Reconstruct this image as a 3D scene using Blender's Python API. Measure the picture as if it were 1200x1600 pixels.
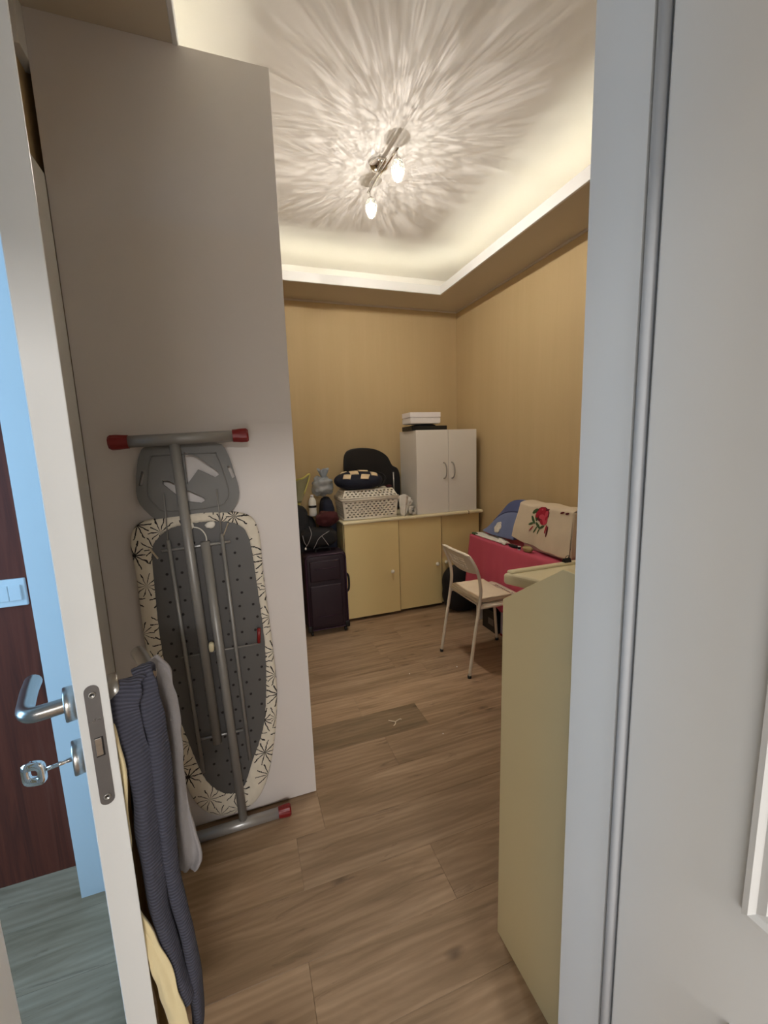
import bpy, bmesh, math, random
from mathutils import Vector, Matrix, noise
random.seed(7)
for o in list(bpy.data.objects):
    bpy.data.objects.remove(o, do_unlink=True)
scene = bpy.context.scene
COL = scene.collection

# ---------------------------------------------------------------- camera
CAM_H = 1.40
PITCH, ROLL, YAW, FPX = 0.15427, 0.033947, 0.33249, 653.0
cp, sp, cy, sy, cr, sr = math.cos(PITCH), math.sin(PITCH), math.cos(YAW), math.sin(YAW), math.cos(ROLL), math.sin(ROLL)
fw = Vector((sy*cp, cy*cp, -sp)); rt = Vector((cy, -sy, 0)); dn = fw.cross(rt)
r2 = cr*rt + sr*dn; d2 = -sr*rt + cr*dn
cam_d = bpy.data.cameras.new('camera'); cam = bpy.data.objects.new('camera', cam_d); COL.objects.link(cam)
cam_d.sensor_fit = 'HORIZONTAL'; cam_d.sensor_width = 36.0; cam_d.lens = FPX/1200*36.0
cam_d.clip_start = 0.02
M = Matrix.Identity(4)
for i in range(3):
    M[i][0] = r2[i]; M[i][1] = -d2[i]; M[i][2] = -fw[i]
M[0][3], M[1][3], M[2][3] = 0, 0, CAM_H
cam.matrix_world = M
scene.camera = cam

# ---------------------------------------------------------------- world, exposure, daylight
w = bpy.data.worlds.new('world'); scene.world = w; w.use_nodes = True
w.node_tree.nodes['Background'].inputs['Color'].default_value = (0.55, 0.75, 1.0, 1)
w.node_tree.nodes['Background'].inputs['Strength'].default_value = 0.4
vs = scene.view_settings
vs.view_transform = 'Standard'; vs.look = 'None'; vs.gamma = 1.0; vs.use_curve_mapping = False
vs.exposure = 0.0

def area_light(name, loc, target, sx, sy_, power, color):
    d = bpy.data.lights.new(name, 'AREA'); d.shape = 'RECTANGLE'; d.size = sx; d.size_y = sy_
    d.energy = power; d.color = color
    o = bpy.data.objects.new(name, d); COL.objects.link(o)
    o.location = loc
    o.rotation_euler = (Vector(target) - Vector(loc)).to_track_quat('-Z', 'Y').to_euler()
    return o
HALL_DAYLIGHT = area_light('hall_window_daylight', (-2.16, 0.75, 1.45), (-0.9, 0.82, 1.2), 0.9, 1.5, 46, (0.33, 0.63, 1.0))
LANDING_FILL = area_light('landing_fill_light', (-0.57, -0.95, 0.95), (0.45, 0.35, 1.0), 1.0, 1.2, 12, (1.0, 0.975, 0.96))  # unseen fill light, added to brighten the jamb, open door and desk
FAR_LIGHT = area_light('rear_room_ceiling_light', (0.0, -3.9, 2.70), (0.05, 0.5, 0.9), 0.8, 0.35, 120, (1.0, 0.975, 0.96))

# ---------------------------------------------------------------- helpers
def s2l(c):
    return tuple(((v/255.0)/12.92 if v/255.0 <= 0.04045 else ((v/255.0+0.055)/1.055)**2.4) for v in c)

def obj(name, verts, faces, mat=None, parent=None, smooth=False, loc=None):
    me = bpy.data.meshes.new(name); me.from_pydata([tuple(v) for v in verts], [], faces); me.update()
    return link(name, me, mat, parent, smooth, loc)

def link(name, me, mat=None, parent=None, smooth=False, loc=None):
    o = bpy.data.objects.new(name, me); COL.objects.link(o)
    if mat: me.materials.append(mat)
    if smooth:
        me.polygons.foreach_set('use_smooth', [True]*len(me.polygons))
    if parent: o.parent = parent
    if loc: o.location = loc
    return o

def bmobj(name, bm, mat=None, parent=None, smooth=False, loc=None):
    bmesh.ops.recalc_face_normals(bm, faces=bm.faces)
    me = bpy.data.meshes.new(name); bm.to_mesh(me); bm.free()
    return link(name, me, mat, parent, smooth, loc)

def tag(o, label, cat, group=None, kind=None):
    o['label'] = label
    if cat: o['category'] = cat
    if group: o['group'] = group
    if kind: o['kind'] = kind
    return o

def struct(o, label=None):
    o['kind'] = 'structure'
    if label: o['label'] = label
    return o

def thing(name, label, cat, loc=(0, 0, 0), rz=0, group=None):
    o = bpy.data.objects.new(name, None); COL.objects.link(o)
    o.location = loc; o.rotation_euler = (0, 0, rz); o.empty_display_size = 0.05
    return tag(o, label, cat, group)

def box_bm(bm, x0, x1, y0, y1, z0, z1, bev=0.0, seg=2):
    vs_ = [bm.verts.new(p) for p in ((x0,y0,z0),(x1,y0,z0),(x1,y1,z0),(x0,y1,z0),(x0,y0,z1),(x1,y0,z1),(x1,y1,z1),(x0,y1,z1))]
    fs = [bm.faces.new([vs_[i] for i in f]) for f in ((0,3,2,1),(4,5,6,7),(0,1,5,4),(1,2,6,5),(2,3,7,6),(3,0,4,7))]
    if bev > 0:
        es = list({e for f in fs for e in f.edges})
        bmesh.ops.bevel(bm, geom=es, offset=bev, segments=seg, profile=0.5, affect='EDGES')
    return vs_

def box(name, x0, x1, y0, y1, z0, z1, mat, parent=None, bev=0.0, seg=2, smooth=False):
    bm = bmesh.new(); box_bm(bm, x0, x1, y0, y1, z0, z1, bev, seg)
    return bmobj(name, bm, mat, parent, smooth)

def ring_frame(t):
    t = t.normalized()
    a = Vector((0,0,1)) if abs(t.z) < 0.9 else Vector((1,0,0))
    u = t.cross(a).normalized(); v = t.cross(u).normalized()
    return u, v

def tube_data(pts, r, n=10, cap=True, scale_v=1.0):
    pts = [Vector(p) for p in pts]
    rs = r if isinstance(r, (list, tuple)) else [r]*len(pts)
    V, Fc = [], []
    u = None
    for i, p in enumerate(pts):
        t = (pts[min(i+1, len(pts)-1)] - pts[max(i-1, 0)]).normalized()
        if u is None: u, v = ring_frame(t)
        else:
            u = (u - t*u.dot(t)).normalized(); v = t.cross(u).normalized()
        for k in range(n):
            a = 2*math.pi*k/n
            V.append(p + u*math.cos(a)*rs[i] + v*math.sin(a)*rs[i]*scale_v)
    for i in range(len(pts)-1):
        for k in range(n):
            Fc.append((i*n+k, i*n+(k+1) % n, (i+1)*n+(k+1) % n, (i+1)*n+k))
    if cap:
        Fc.append(tuple(range(n-1, -1, -1))); Fc.append(tuple((len(pts)-1)*n+k for k in range(n)))
    return V, Fc

def tube(name, pts, r, mat, parent=None, n=10, scale_v=1.0):
    V, Fc = tube_data(pts, r, n, True, scale_v)
    o = obj(name, V, Fc, mat, parent, True)
    return o

def curve_pts(pts, per=6):
    """Catmull-Rom through the points"""
    P = [Vector(p) for p in pts]; out = []
    for i in range(len(P)-1):
        p0 = P[max(i-1, 0)]; p1 = P[i]; p2 = P[i+1]; p3 = P[min(i+2, len(P)-1)]
        for k in range(per):
            t = k/per
            out.append(0.5*((2*p1)+(p2-p0)*t+(2*p0-5*p1+4*p2-p3)*t*t+(3*p1-p0-3*p2+p3)*t**3))
    out.append(P[-1])
    return out

def smooth_loop(pts, per=4):
    P = [Vector((a, b)) for a, b in pts]; n = len(P); out = []
    for i in range(n):
        p0, p1, p2, p3 = P[i-1], P[i], P[(i+1) % n], P[(i+2) % n]
        for k in range(per):
            t = k/per
            out.append(0.5*((2*p1)+(p2-p0)*t+(2*p0-5*p1+4*p2-p3)*t*t+(3*p1-p0-3*p2+p3)*t**3))
    return [(p.x, p.y) for p in out]

def lathe(name, prof, mat, parent=None, n=24, axis='Z', loc=(0, 0, 0), smooth=True):
    V, Fc = [], []
    for r, h in prof:
        for k in range(n):
            a = 2*math.pi*k/n
            p = (r*math.cos(a), r*math.sin(a), h)
            if axis == 'Y': p = (p[0], p[2], p[1])
            if axis == 'X': p = (p[2], p[0], p[1])
            V.append(p)
    m = len(prof)
    for i in range(m-1):
        for k in range(n):
            Fc.append((i*n+k, i*n+(k+1) % n, (i+1)*n+(k+1) % n, (i+1)*n+k))
    Fc.append(tuple(range(n-1, -1, -1))); Fc.append(tuple((m-1)*n+k for k in range(n)))
    bm = bmesh.new()
    bv = [bm.verts.new(v) for v in V]
    for f in Fc:
        try: bm.faces.new([bv[i] for i in f])
        except ValueError: pass
    return bmobj(name, bm, mat, parent, smooth, loc)

def prism(name, outline, axis, a0, a1, mat, parent=None, bev=0.0, holes=(), smooth=False, seg=2):
    """outline of 2D points extruded along an axis from a0 to a1; axis 'Y' -> points are (x,z), 'X' -> (y,z), 'Z' -> (x,y)"""
    def P(p, a):
        return {'Y': (p[0], a, p[1]), 'X': (a, p[0], p[1]), 'Z': (p[0], p[1], a)}[axis]
    bm = bmesh.new()
    loops = [outline] + list(holes)
    if not holes:
        A = [bm.verts.new(P(p, a0)) for p in outline]
        f = bm.faces.new(A)
        geom = [f]
    else:
        edges = []
        for lp in loops:
            A = [bm.verts.new(P(p, a0)) for p in lp]
            for i in range(len(A)):
                edges.append(bm.edges.new((A[i], A[(i+1) % len(A)])))
        geom = [g for g in bmesh.ops.triangle_fill(bm, edges=edges, use_beauty=True)['geom'] if isinstance(g, bmesh.types.BMFace)]
    ext = bmesh.ops.extrude_face_region(bm, geom=list(bm.faces))
    vs_ = [g for g in ext['geom'] if isinstance(g, bmesh.types.BMVert)]
    d = Vector(P((0, 0), a1)) - Vector(P((0, 0), a0))
    bmesh.ops.translate(bm, verts=vs_, vec=d)
    bmesh.ops.recalc_face_normals(bm, faces=bm.faces)
    if bev > 0:
        es = [e for e in bm.edges if len(e.link_faces) == 2 and e.calc_face_angle(0) > 0.9]
        bmesh.ops.bevel(bm, geom=es, offset=bev, segments=seg, profile=0.5, affect='EDGES')
    return bmobj(name, bm, mat, parent, smooth)

def blob(name, c, size, mat, parent=None, p=2.5, amp=0.1, freq=6.0, nu=40, nv=24, seed=0, flat_bottom=None, smooth=True, tilt=None, taper=0.0):
    """soft rounded lump: superellipsoid with cloth-like noise"""
    V, Fc = [], []
    def sg(v, e): return math.copysign(abs(v)**e, v)
    e = 2.0/p
    off = Vector((seed*7.3, seed*3.1, seed*5.7))
    for j in range(nv+1):
        th = -math.pi/2 + math.pi*j/nv
        for i in range(nu):
            ph = 2*math.pi*i/nu
            d = Vector((sg(math.cos(th), e)*sg(math.cos(ph), e), sg(math.cos(th), e)*sg(math.sin(ph), e), sg(math.sin(th), e)))
            k = 1 - taper*(d.z*0.5+0.5)
            q = Vector((d.x*size[0]*k, d.y*size[1]*k, d.z*size[2]))
            nn = noise.noise(q*freq + off) + 0.5*noise.noise(q*freq*2.3 + off)
            rd = abs(noise.noise(q*freq*1.2 - off))
            q = q*(1 + amp*(nn*0.7 - rd*0.6))
            V.append(q)
    for j in range(nv):
        for i in range(nu):
            Fc.append((j*nu+i, j*nu+(i+1) % nu, (j+1)*nu+(i+1) % nu, (j+1)*nu+i))
    if tilt:
        R_ = Matrix.Rotation(tilt[0], 3, tilt[1]); V = [R_ @ v for v in V]
    V = [v + Vector(c) for v in V]
    if flat_bottom is not None:
        V = [Vector((v.x, v.y, max(v.z, flat_bottom))) for v in V]
    return obj(name, V, Fc, mat, parent, smooth)

def sheet(name, f, nu, nv, mat, parent=None, thick=0.003, smooth=True, skip=None):
    """f(u,v)->xyz for u,v in 0..1, given a real thickness"""
    V = [f(i/nu, j/nv) for j in range(nv+1) for i in range(nu+1)]
    Fc = []
    for j in range(nv):
        for i in range(nu):
            if skip and skip(i, j): continue
            Fc.append((j*(nu+1)+i, j*(nu+1)+i+1, (j+1)*(nu+1)+i+1, (j+1)*(nu+1)+i))
    o = obj(name, V, Fc, mat, parent, smooth)
    md = o.modifiers.new('thickness', 'SOLIDIFY'); md.thickness = thick; md.offset = 0
    return o

# ---------------------------------------------------------------- materials
class NT:
    def __init__(self, name):
        self.m = bpy.data.materials.new(name); self.m.use_nodes = True
        self.t = self.m.node_tree; self.n = self.t.nodes; self.b = self.n['Principled BSDF']
    def add(self, ty, **kw):
        nd = self.n.new(ty)
        for k, v in kw.items(): setattr(nd, k, v)
        return nd
    def ln(self, a, b): self.t.links.new(a, b)
    def val(self, sock, v): sock.default_value = v
    def math(self, op, a, b=None, clamp=False):
        nd = self.add('ShaderNodeMath', operation=op); nd.use_clamp = clamp
        for i, x in enumerate((a, b)):
            if x is None: continue
            if isinstance(x, (int, float)): nd.inputs[i].default_value = x
            else: self.ln(x, nd.inputs[i])
        return nd.outputs[0]
    def mix(self, fac, a, b):
        nd = self.add('ShaderNodeMix', data_type='RGBA')
        for s, x in ((nd.inputs[0], fac), (nd.inputs[6], a), (nd.inputs[7], b)):
            if isinstance(x, (int, float)): s.default_value = x
            elif isinstance(x, tuple): s.default_value = (*x[:3], 1)
            else: self.ln(x, s)
        return nd.outputs[2]
    def noise(self, vec, scale, detail=3, rough=0.55, dist=0):
        nd = self.add('ShaderNodeTexNoise')
        nd.inputs['Scale'].default_value = scale; nd.inputs['Detail'].default_value = detail
        nd.inputs['Roughness'].default_value = rough; nd.inputs['Distortion'].default_value = dist
        self.ln(vec, nd.inputs['Vector']); return nd.outputs['Fac']
    def coord(self, sc=(1, 1, 1), kind='Object'):
        tc = self.add('ShaderNodeTexCoord'); mp = self.add('ShaderNodeMapping')
        mp.inputs['Scale'].default_value = sc
        self.ln(tc.outputs[kind], mp.inputs['Vector']); return mp.outputs[0]
    def bump(self, h, strength=0.2, dist=0.01):
        bp = self.add('ShaderNodeBump'); bp.inputs['Strength'].default_value = strength; bp.inputs['Distance'].default_value = dist
        self.ln(h, bp.inputs['Height']); self.ln(bp.outputs[0], self.b.inputs['Normal'])
    def ramp(self, fac, stops):
        nd = self.add('ShaderNodeValToRGB'); el = nd.color_ramp.elements
        while len(el) < len(stops): el.new(0.5)
        for e_, (p_, c_) in zip(el, stops): e_.position = p_; e_.color = (*c_[:3], 1)
        self.ln(fac, nd.inputs[0]); return nd.outputs[0]

def mat(name, rgb, rough=0.6, metal=0.0, var=0.08, vscale=8.0, bump=0.0, bscale=60.0, spec=0.5, sc=(1, 1, 1), coat=0.0, sheen=0.0):
    T = NT(name); c = s2l(rgb)
    v = T.coord(sc)
    n = T.noise(v, vscale, 4)
    dark = tuple(x*(1-var) for x in c); light = tuple(min(1, x*(1+var)) for x in c)
    T.ln(T.mix(n, dark, light), T.b.inputs['Base Color'])
    T.val(T.b.inputs['Roughness'], rough); T.val(T.b.inputs['Metallic'], metal)
    T.val(T.b.inputs['Specular IOR Level'], spec); T.val(T.b.inputs['Coat Weight'], coat)
    if sheen: T.val(T.b.inputs['Sheen Weight'], sheen)
    if bump: T.bump(T.noise(v, bscale, 3), bump, 0.004)
    return T.m

MAT = {}
MAT['paint_white'] = mat('painted_white', (226, 225, 222), 0.42, var=0.02, spec=0.45, bump=0.03, bscale=90)
MAT['door_white'] = mat('lacquered_white', (222, 221, 217), 0.26, var=0.02, spec=0.5)
MAT['wardrobe'] = mat('wardrobe_laminate', (212, 204, 198), 0.5, var=0.02, bump=0.02, bscale=200)
MAT['ceiling'] = mat('ceiling_paint', (238, 235, 230), 0.9, var=0.015)
MAT['soffit'] = mat('soffit_paint', (202, 190, 170), 0.85, var=0.02)
MAT['hall_wall'] = mat('hall_paint', (215, 214, 210), 0.8, var=0.02)
MAT['gasket'] = mat('grey_gasket', (184, 185, 186), 0.85, var=0.04)
MAT['cream'] = mat('cream_laminate', (234, 212, 152), 0.42, var=0.03, vscale=2.0)
MAT['cream_desk'] = mat('pale_cream_laminate', (228, 212, 166), 0.45, var=0.03, vscale=2.0)
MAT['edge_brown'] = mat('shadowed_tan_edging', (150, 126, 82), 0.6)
MAT['knob'] = mat('ivory_knob', (246, 240, 220), 0.3, var=0.02)
MAT['cream_edge'] = mat('cream_edging', (234, 222, 184), 0.38, var=0.03)
MAT['white_lam'] = mat('white_laminate', (228, 222, 212), 0.4, var=0.02)
MAT['steel'] = mat('brushed_steel', (176, 172, 166), 0.3, 1.0, var=0.12, vscale=30, sc=(1, 1, 14))
MAT['steel_dark'] = mat('satin_dark_steel', (120, 118, 117), 0.42, 0.75, var=0.1, vscale=40)
MAT['chrome'] = mat('chrome', (225, 222, 218), 0.07, 1.0, var=0.02)
MAT['tube_grey'] = mat('grey_powder_coated_tube', (142, 139, 134), 0.42, 0.25, var=0.06)
MAT['tube_bright'] = mat('silver_tube', (168, 167, 165), 0.32, 0.5, var=0.06)
MAT['red_plastic'] = mat('red_plastic', (122, 20, 20), 0.4, var=0.08)
MAT['grey_plastic'] = mat('dark_grey_plastic', (108, 106, 102), 0.5, var=0.06)
MAT['mesh_grey'] = mat('dark_grey_steel_sheet', (94, 92, 90), 0.5, 0.3, var=0.1)
MAT['hole_dark'] = mat('dark_hole', (28, 22, 20), 0.8)
MAT['black'] = mat('black_fabric', (20, 18, 19), 0.8, var=0.3, bump=0.3, bscale=50)
MAT['black_plastic'] = mat('black_plastic', (17, 16, 16), 0.42, var=0.2)
MAT['navy'] = mat('navy_fabric', (22, 26, 42), 0.85, var=0.3, bump=0.3, bscale=40)
MAT['purple'] = mat('dark_purple_nylon', (32, 11, 25), 0.6, var=0.15, bump=0.15, bscale=300)
MAT['purple_trim'] = mat('dark_purple_piping', (54, 24, 48), 0.45, var=0.1)
MAT['maroon'] = mat('maroon_knit', (66, 18, 20), 0.9, var=0.25, bump=0.5, bscale=70)
MAT['pink'] = mat('pink_cotton', (206, 88, 110), 0.85, var=0.12, vscale=5, bump=0.25, bscale=14)
MAT['linen'] = mat('cream_linen', (220, 203, 176), 0.9, var=0.09, vscale=9, bump=0.25, bscale=160)
MAT['white_cloth'] = mat('white_cotton', (232, 226, 214), 0.9, var=0.06, bump=0.3, bscale=30)
MAT['blue_cloth'] = mat('slate_blue_cotton', (118, 130, 168), 0.9, var=0.08, bump=0.25, bscale=25)
MAT['blue_dark'] = mat('dusk_blue_cotton', (84, 94, 134), 0.9, var=0.08, bump=0.2, bscale=25)
MAT['chair_white'] = mat('off_white_painted_steel', (222, 210, 190), 0.42, var=0.04)
MAT['rose_red'] = mat('crimson_thread', (176, 26, 52), 0.8, var=0.2, vscale=90)
MAT['rose_dark'] = mat('dark_crimson_thread', (96, 12, 28), 0.8, var=0.2, vscale=90)
MAT['rose_pink'] = mat('pink_thread', (208, 70, 88), 0.8, var=0.2, vscale=90)
MAT['leaf_green'] = mat('green_thread', (66, 92, 52), 0.8, var=0.25, vscale=90)
MAT['yellow_plastic'] = mat('pale_yellow_plastic', (214, 204, 110), 0.4, var=0.1)
MAT['grey_green'] = mat('grey_green_plastic', (150, 146, 112), 0.5, var=0.1)
MAT['clear_bag'] = None
MAT['paper'] = mat('white_card', (236, 230, 226), 0.7, var=0.02)
MAT['lilac'] = mat('pale_lilac_card', (176, 160, 172), 0.7, var=0.06)
MAT['belt_cream'] = mat('cream_satin', (224, 206, 160), 0.5, var=0.1, vscale=14, bump=0.35, bscale=30, sheen=0.3)
MAT['belt_olive'] = mat('olive_tan_cotton', (140, 112, 66), 0.8, var=0.15)
MAT['pale_grey'] = mat('pale_grey_felt', (148, 143, 142), 0.95, var=0.08, bump=0.3, bscale=160)
MAT['basket'] = mat('white_woven_plastic', (226, 218, 200), 0.45, var=0.05)
MAT['tan_card'] = mat('tan_leather', (228, 204, 166), 0.7, var=0.06)
MAT['brown_board'] = mat('brown_board', (96, 72, 48), 0.8, var=0.15)
MAT['straw'] = mat('pale_wicker', (170, 148, 104), 0.8, var=0.3, vscale=60, bump=0.6, bscale=60)
MAT['glass_bulb'] = None

def wood_floor():
    T = NT('oak_vinyl_plank')
    oi = T.add('ShaderNodeObjectInfo')
    tc = T.add('ShaderNodeTexCoord')
    off = T.add('ShaderNodeVectorMath', operation='SCALE'); T.ln(oi.outputs['Location'], off.inputs[0]); off.inputs[3].default_value = 3.7
    ad = T.add('ShaderNodeVectorMath', operation='ADD'); T.ln(tc.outputs['Object'], ad.inputs[0]); T.ln(off.outputs[0], ad.inputs[1])
    mp = T.add('ShaderNodeMapping'); mp.inputs['Scale'].default_value = (0.55, 5.0, 1); T.ln(ad.outputs[0], mp.inputs['Vector'])
    mp2 = T.add('ShaderNodeMapping'); mp2.inputs['Scale'].default_value = (3.0, 60.0, 1); T.ln(ad.outputs[0], mp2.inputs['Vector'])
    big = T.noise(mp.outputs[0], 3.0, 5, 0.6, 1.2)
    fine = T.noise(mp2.outputs[0], 3.0, 5, 0.65)
    wv = T.add('ShaderNodeTexWave', wave_type='BANDS', bands_direction='Y')
    mp3 = T.add('ShaderNodeMapping'); mp3.inputs['Scale'].default_value = (0.32, 1.5, 1); T.ln(ad.outputs[0], mp3.inputs['Vector'])
    T.ln(mp3.outputs[0], wv.inputs['Vector']); wv.inputs['Scale'].default_value = 9; wv.inputs['Distortion'].default_value = 9; wv.inputs['Detail'].default_value = 3; wv.inputs['Detail Scale'].default_value = 0.8
    base = T.ramp(big, [(0.28, s2l((124, 103, 77))), (0.5, s2l((164, 137, 109))), (0.72, s2l((187, 160, 131)))])
    c = T.mix(T.math('MULTIPLY', wv.outputs['Fac'], 0.30), base, s2l((122, 99, 74)))
    c = T.mix(T.math('MULTIPLY', fine, 0.36), c, s2l((134, 111, 84)))
    # long dark cracks and knots
    mp4 = T.add('ShaderNodeMapping'); mp4.inputs['Scale'].default_value = (1.5, 9.0, 1); T.ln(ad.outputs[0], mp4.inputs['Vector'])
    cr_ = T.noise(mp4.outputs[0], 1.6, 6, 0.7, 0.6)
    crk = T.math('MULTIPLY', T.math('SUBTRACT', cr_, 0.60), 6.0, True)
    crk = T.math('MINIMUM', crk, 0.75)
    c = T.mix(crk, c, s2l((74, 54, 38)))
    # knots: sparse dark eyes with a soft halo
    mp5 = T.add('ShaderNodeMapping'); mp5.inputs['Scale'].default_value = (1.5, 3.4, 1); T.ln(ad.outputs[0], mp5.inputs['Vector'])
    wob = T.add('ShaderNodeTexNoise'); wob.inputs['Scale'].default_value = 9.0; T.ln(mp5.outputs[0], wob.inputs['Vector'])
    vk = T.add('ShaderNodeTexVoronoi', voronoi_dimensions='2D'); vk.inputs['Scale'].default_value = 1.0; T.ln(mp5.outputs[0], vk.inputs['Vector'])
    dk_ = T.math('ADD', vk.outputs['Distance'], T.math('MULTIPLY', T.math('SUBTRACT', wob.outputs['Fac'], 0.5), 0.09))
    halo = T.math('MULTIPLY', T.math('SUBTRACT', 0.26, dk_), 2.4, True)
    eye = T.math('MULTIPLY', T.math('SUBTRACT', 0.060, dk_), 16.0, True)
    c = T.mix(T.math('MULTIPLY', halo, 0.55), c, s2l((112, 88, 64)))
    c = T.mix(T.math('MULTIPLY', eye, 0.7), c, s2l((62, 46, 33)))
    hs = T.add('ShaderNodeHueSaturation'); T.ln(c, hs.inputs['Color'])
    T.ln(T.math('ADD', T.math('MULTIPLY', oi.outputs['Random'], 0.26), 0.86), hs.inputs['Value'])
    mlt = T.add('ShaderNodeMix', data_type='RGBA', blend_type='MULTIPLY'); mlt.inputs[0].default_value = 1.0; T.ln(hs.outputs[0], mlt.inputs[6]); T.ln(oi.outputs['Color'], mlt.inputs[7])
    T.ln(mlt.outputs[2], T.b.inputs['Base Color'])
    T.val(T.b.inputs['Roughness'], 0.46); T.val(T.b.inputs['Specular IOR Level'], 0.4)
    T.bump(fine, 0.08, 0.002)
    return T.m
MAT['floor'] = wood_floor()

def wallpaper():
    T = NT('tan_striped_wallpaper')
    v = T.coord((1, 1, 0.06), 'Object')
    n = T.noise(v, 55, 3, 0.6); n2 = T.noise(v, 9, 3, 0.5)
    v2 = T.coord((1, 1, 1), 'Object'); n3 = T.noise(v2, 130, 2)
    c = T.mix(n2, s2l((194, 169, 124)), s2l((207, 182, 137)))
    c = T.mix(T.math('MULTIPLY', n, 0.35), c, s2l((186, 159, 114)))
    T.ln(c, T.b.inputs['Base Color']); T.val(T.b.inputs['Roughness'], 0.75)
    T.bump(T.math('ADD', n, T.math('MULTIPLY', n3, 0.3)), 0.12, 0.003)
    return T.m
MAT['wallpaper'] = wallpaper()

def dark_wood():
    T = NT('dark_walnut_veneer')
    v = T.coord((14, 14, 0.8)); n = T.noise(v, 2.0, 5, 0.6, 0.8)
    v2 = T.coord((120, 120, 2.5)); n2 = T.noise(v2, 1.0, 3)
    c = T.ramp(n, [(0.3, s2l((78, 40, 30))), (0.55, s2l((116, 56, 38))), (0.8, s2l((124, 70, 54)))])
    c = T.mix(T.math('MULTIPLY', n2, 0.3), c, s2l((66, 34, 26)))
    T.ln(c, T.b.inputs['Base Color']); T.val(T.b.inputs['Roughness'], 0.6); T.val(T.b.inputs['Specular IOR Level'], 0.25)
    return T.m
MAT['dark_wood'] = dark_wood()

def cover_print():
    """cream cotton printed with dandelion-like ink strokes"""
    T = NT('cream_cover_ink_flowers')
    v = T.coord((1, 0.02, 1))
    def flower(scale, rays, seed):
        mp = T.add('ShaderNodeMapping'); mp.inputs['Location'].default_value = (seed, 0, seed*1.7); T.ln(v, mp.inputs['Vector'])
        vo = T.add('ShaderNodeTexVoronoi'); vo.inputs['Scale'].default_value = scale; vo.inputs['Randomness'].default_value = 0.75
        T.ln(mp.outputs[0], vo.inputs['Vector'])
        sb = T.add('ShaderNodeVectorMath', operation='SUBTRACT'); T.ln(mp.outputs[0], sb.inputs[0])
        T.ln(vo.outputs['Position'], sb.inputs[1])
        sx = T.add('ShaderNodeSeparateXYZ'); T.ln(sb.outputs[0], sx.inputs[0])
        ang = T.math('ARCTAN2', sx.outputs[2], sx.outputs[0])
        wob = T.noise(mp.outputs[0], 70, 2)
        st = T.math('SINE', T.math('ADD', T.math('MULTIPLY', ang, rays), T.math('MULTIPLY', wob, 3.0)))
        d = vo.outputs['Distance']
        # strokes stay the same width: the sine threshold widens with the distance
        thr = T.math('SUBTRACT', 1.0, T.math('DIVIDE', 0.030, T.math('ADD', T.math('MULTIPLY', d, d), 0.008)))
        ln_ = T.math('GREATER_THAN', st, thr)
        near = T.math('LESS_THAN', d, 0.62)
        dot = T.math('LESS_THAN', d, 0.085)
        return T.math('MAXIMUM', T.math('MULTIPLY', ln_, near), dot)
    ink = flower(12.0, 10, 0.37)
    base = T.mix(T.noise(v, 30, 3), s2l((212, 202, 182)), s2l((228, 218, 200)))
    T.ln(T.mix(ink, base, s2l((34, 28, 28))), T.b.inputs['Base Color'])
    T.val(T.b.inputs['Roughness'], 0.9)
    T.bump(T.noise(v, 60, 3), 0.3, 0.004)
    return T.m
MAT['cover'] = cover_print()

def ribbed(name, rgb, axis_scale, amp=0.6):
    T = NT(name)
    uv = T.coord((1, 1, 1), 'UV')
    sx = T.add('ShaderNodeSeparateXYZ'); T.ln(uv, sx.inputs[0])
    s = T.math('SINE', T.math('MULTIPLY', sx.outputs[1], axis_scale))
    n = T.noise(T.coord(), 40, 3)
    c = s2l(rgb)
    col = T.mix(T.math('MULTIPLY', T.math('ADD', s, 1.0), 0.5), tuple(x*0.68 for x in c), tuple(x*1.22 for x in c))
    T.ln(T.mix(T.math('MULTIPLY', n, 0.5), col, tuple(x*0.7 for x in c)), T.b.inputs['Base Color'])
    T.val(T.b.inputs['Roughness'], 0.95)
    T.bump(s, amp, 0.002)
    return T.m
MAT['knit'] = ribbed('slate_ribbed_knit', (70, 70, 82), 1000.0, 0.6)
MAT['knit_dark'] = ribbed('dark_slate_knit', (48, 46, 55), 600.0, 0.3)

def clear_bag():
    T = NT('translucent_blue_plastic_film')
    T.val(T.b.inputs['Base Color'], (0.50, 0.58, 0.66, 1)); T.val(T.b.inputs['Roughness'], 0.25)
    T.val(T.b.inputs['Alpha'], 0.55)
    T.bump(T.noise(T.coord(), 22, 5, 0.7), 0.9, 0.01)
    return T.m
MAT['clear_bag'] = clear_bag()

def emit(name, rgb, strength):
    T = NT(name)
    T.val(T.b.inputs['Base Color'], (*rgb, 1)); T.val(T.b.inputs['Emission Color'], (*rgb, 1)); T.val(T.b.inputs['Emission Strength'], strength)
    return T.m
LED_STRENGTH = 18.0
MAT['led'] = emit('warm_led', (1.0, 0.975, 0.80), LED_STRENGTH)
MAT['filament'] = emit('halogen_capsule', (1.0, 0.88, 0.70), 60.0)

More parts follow.
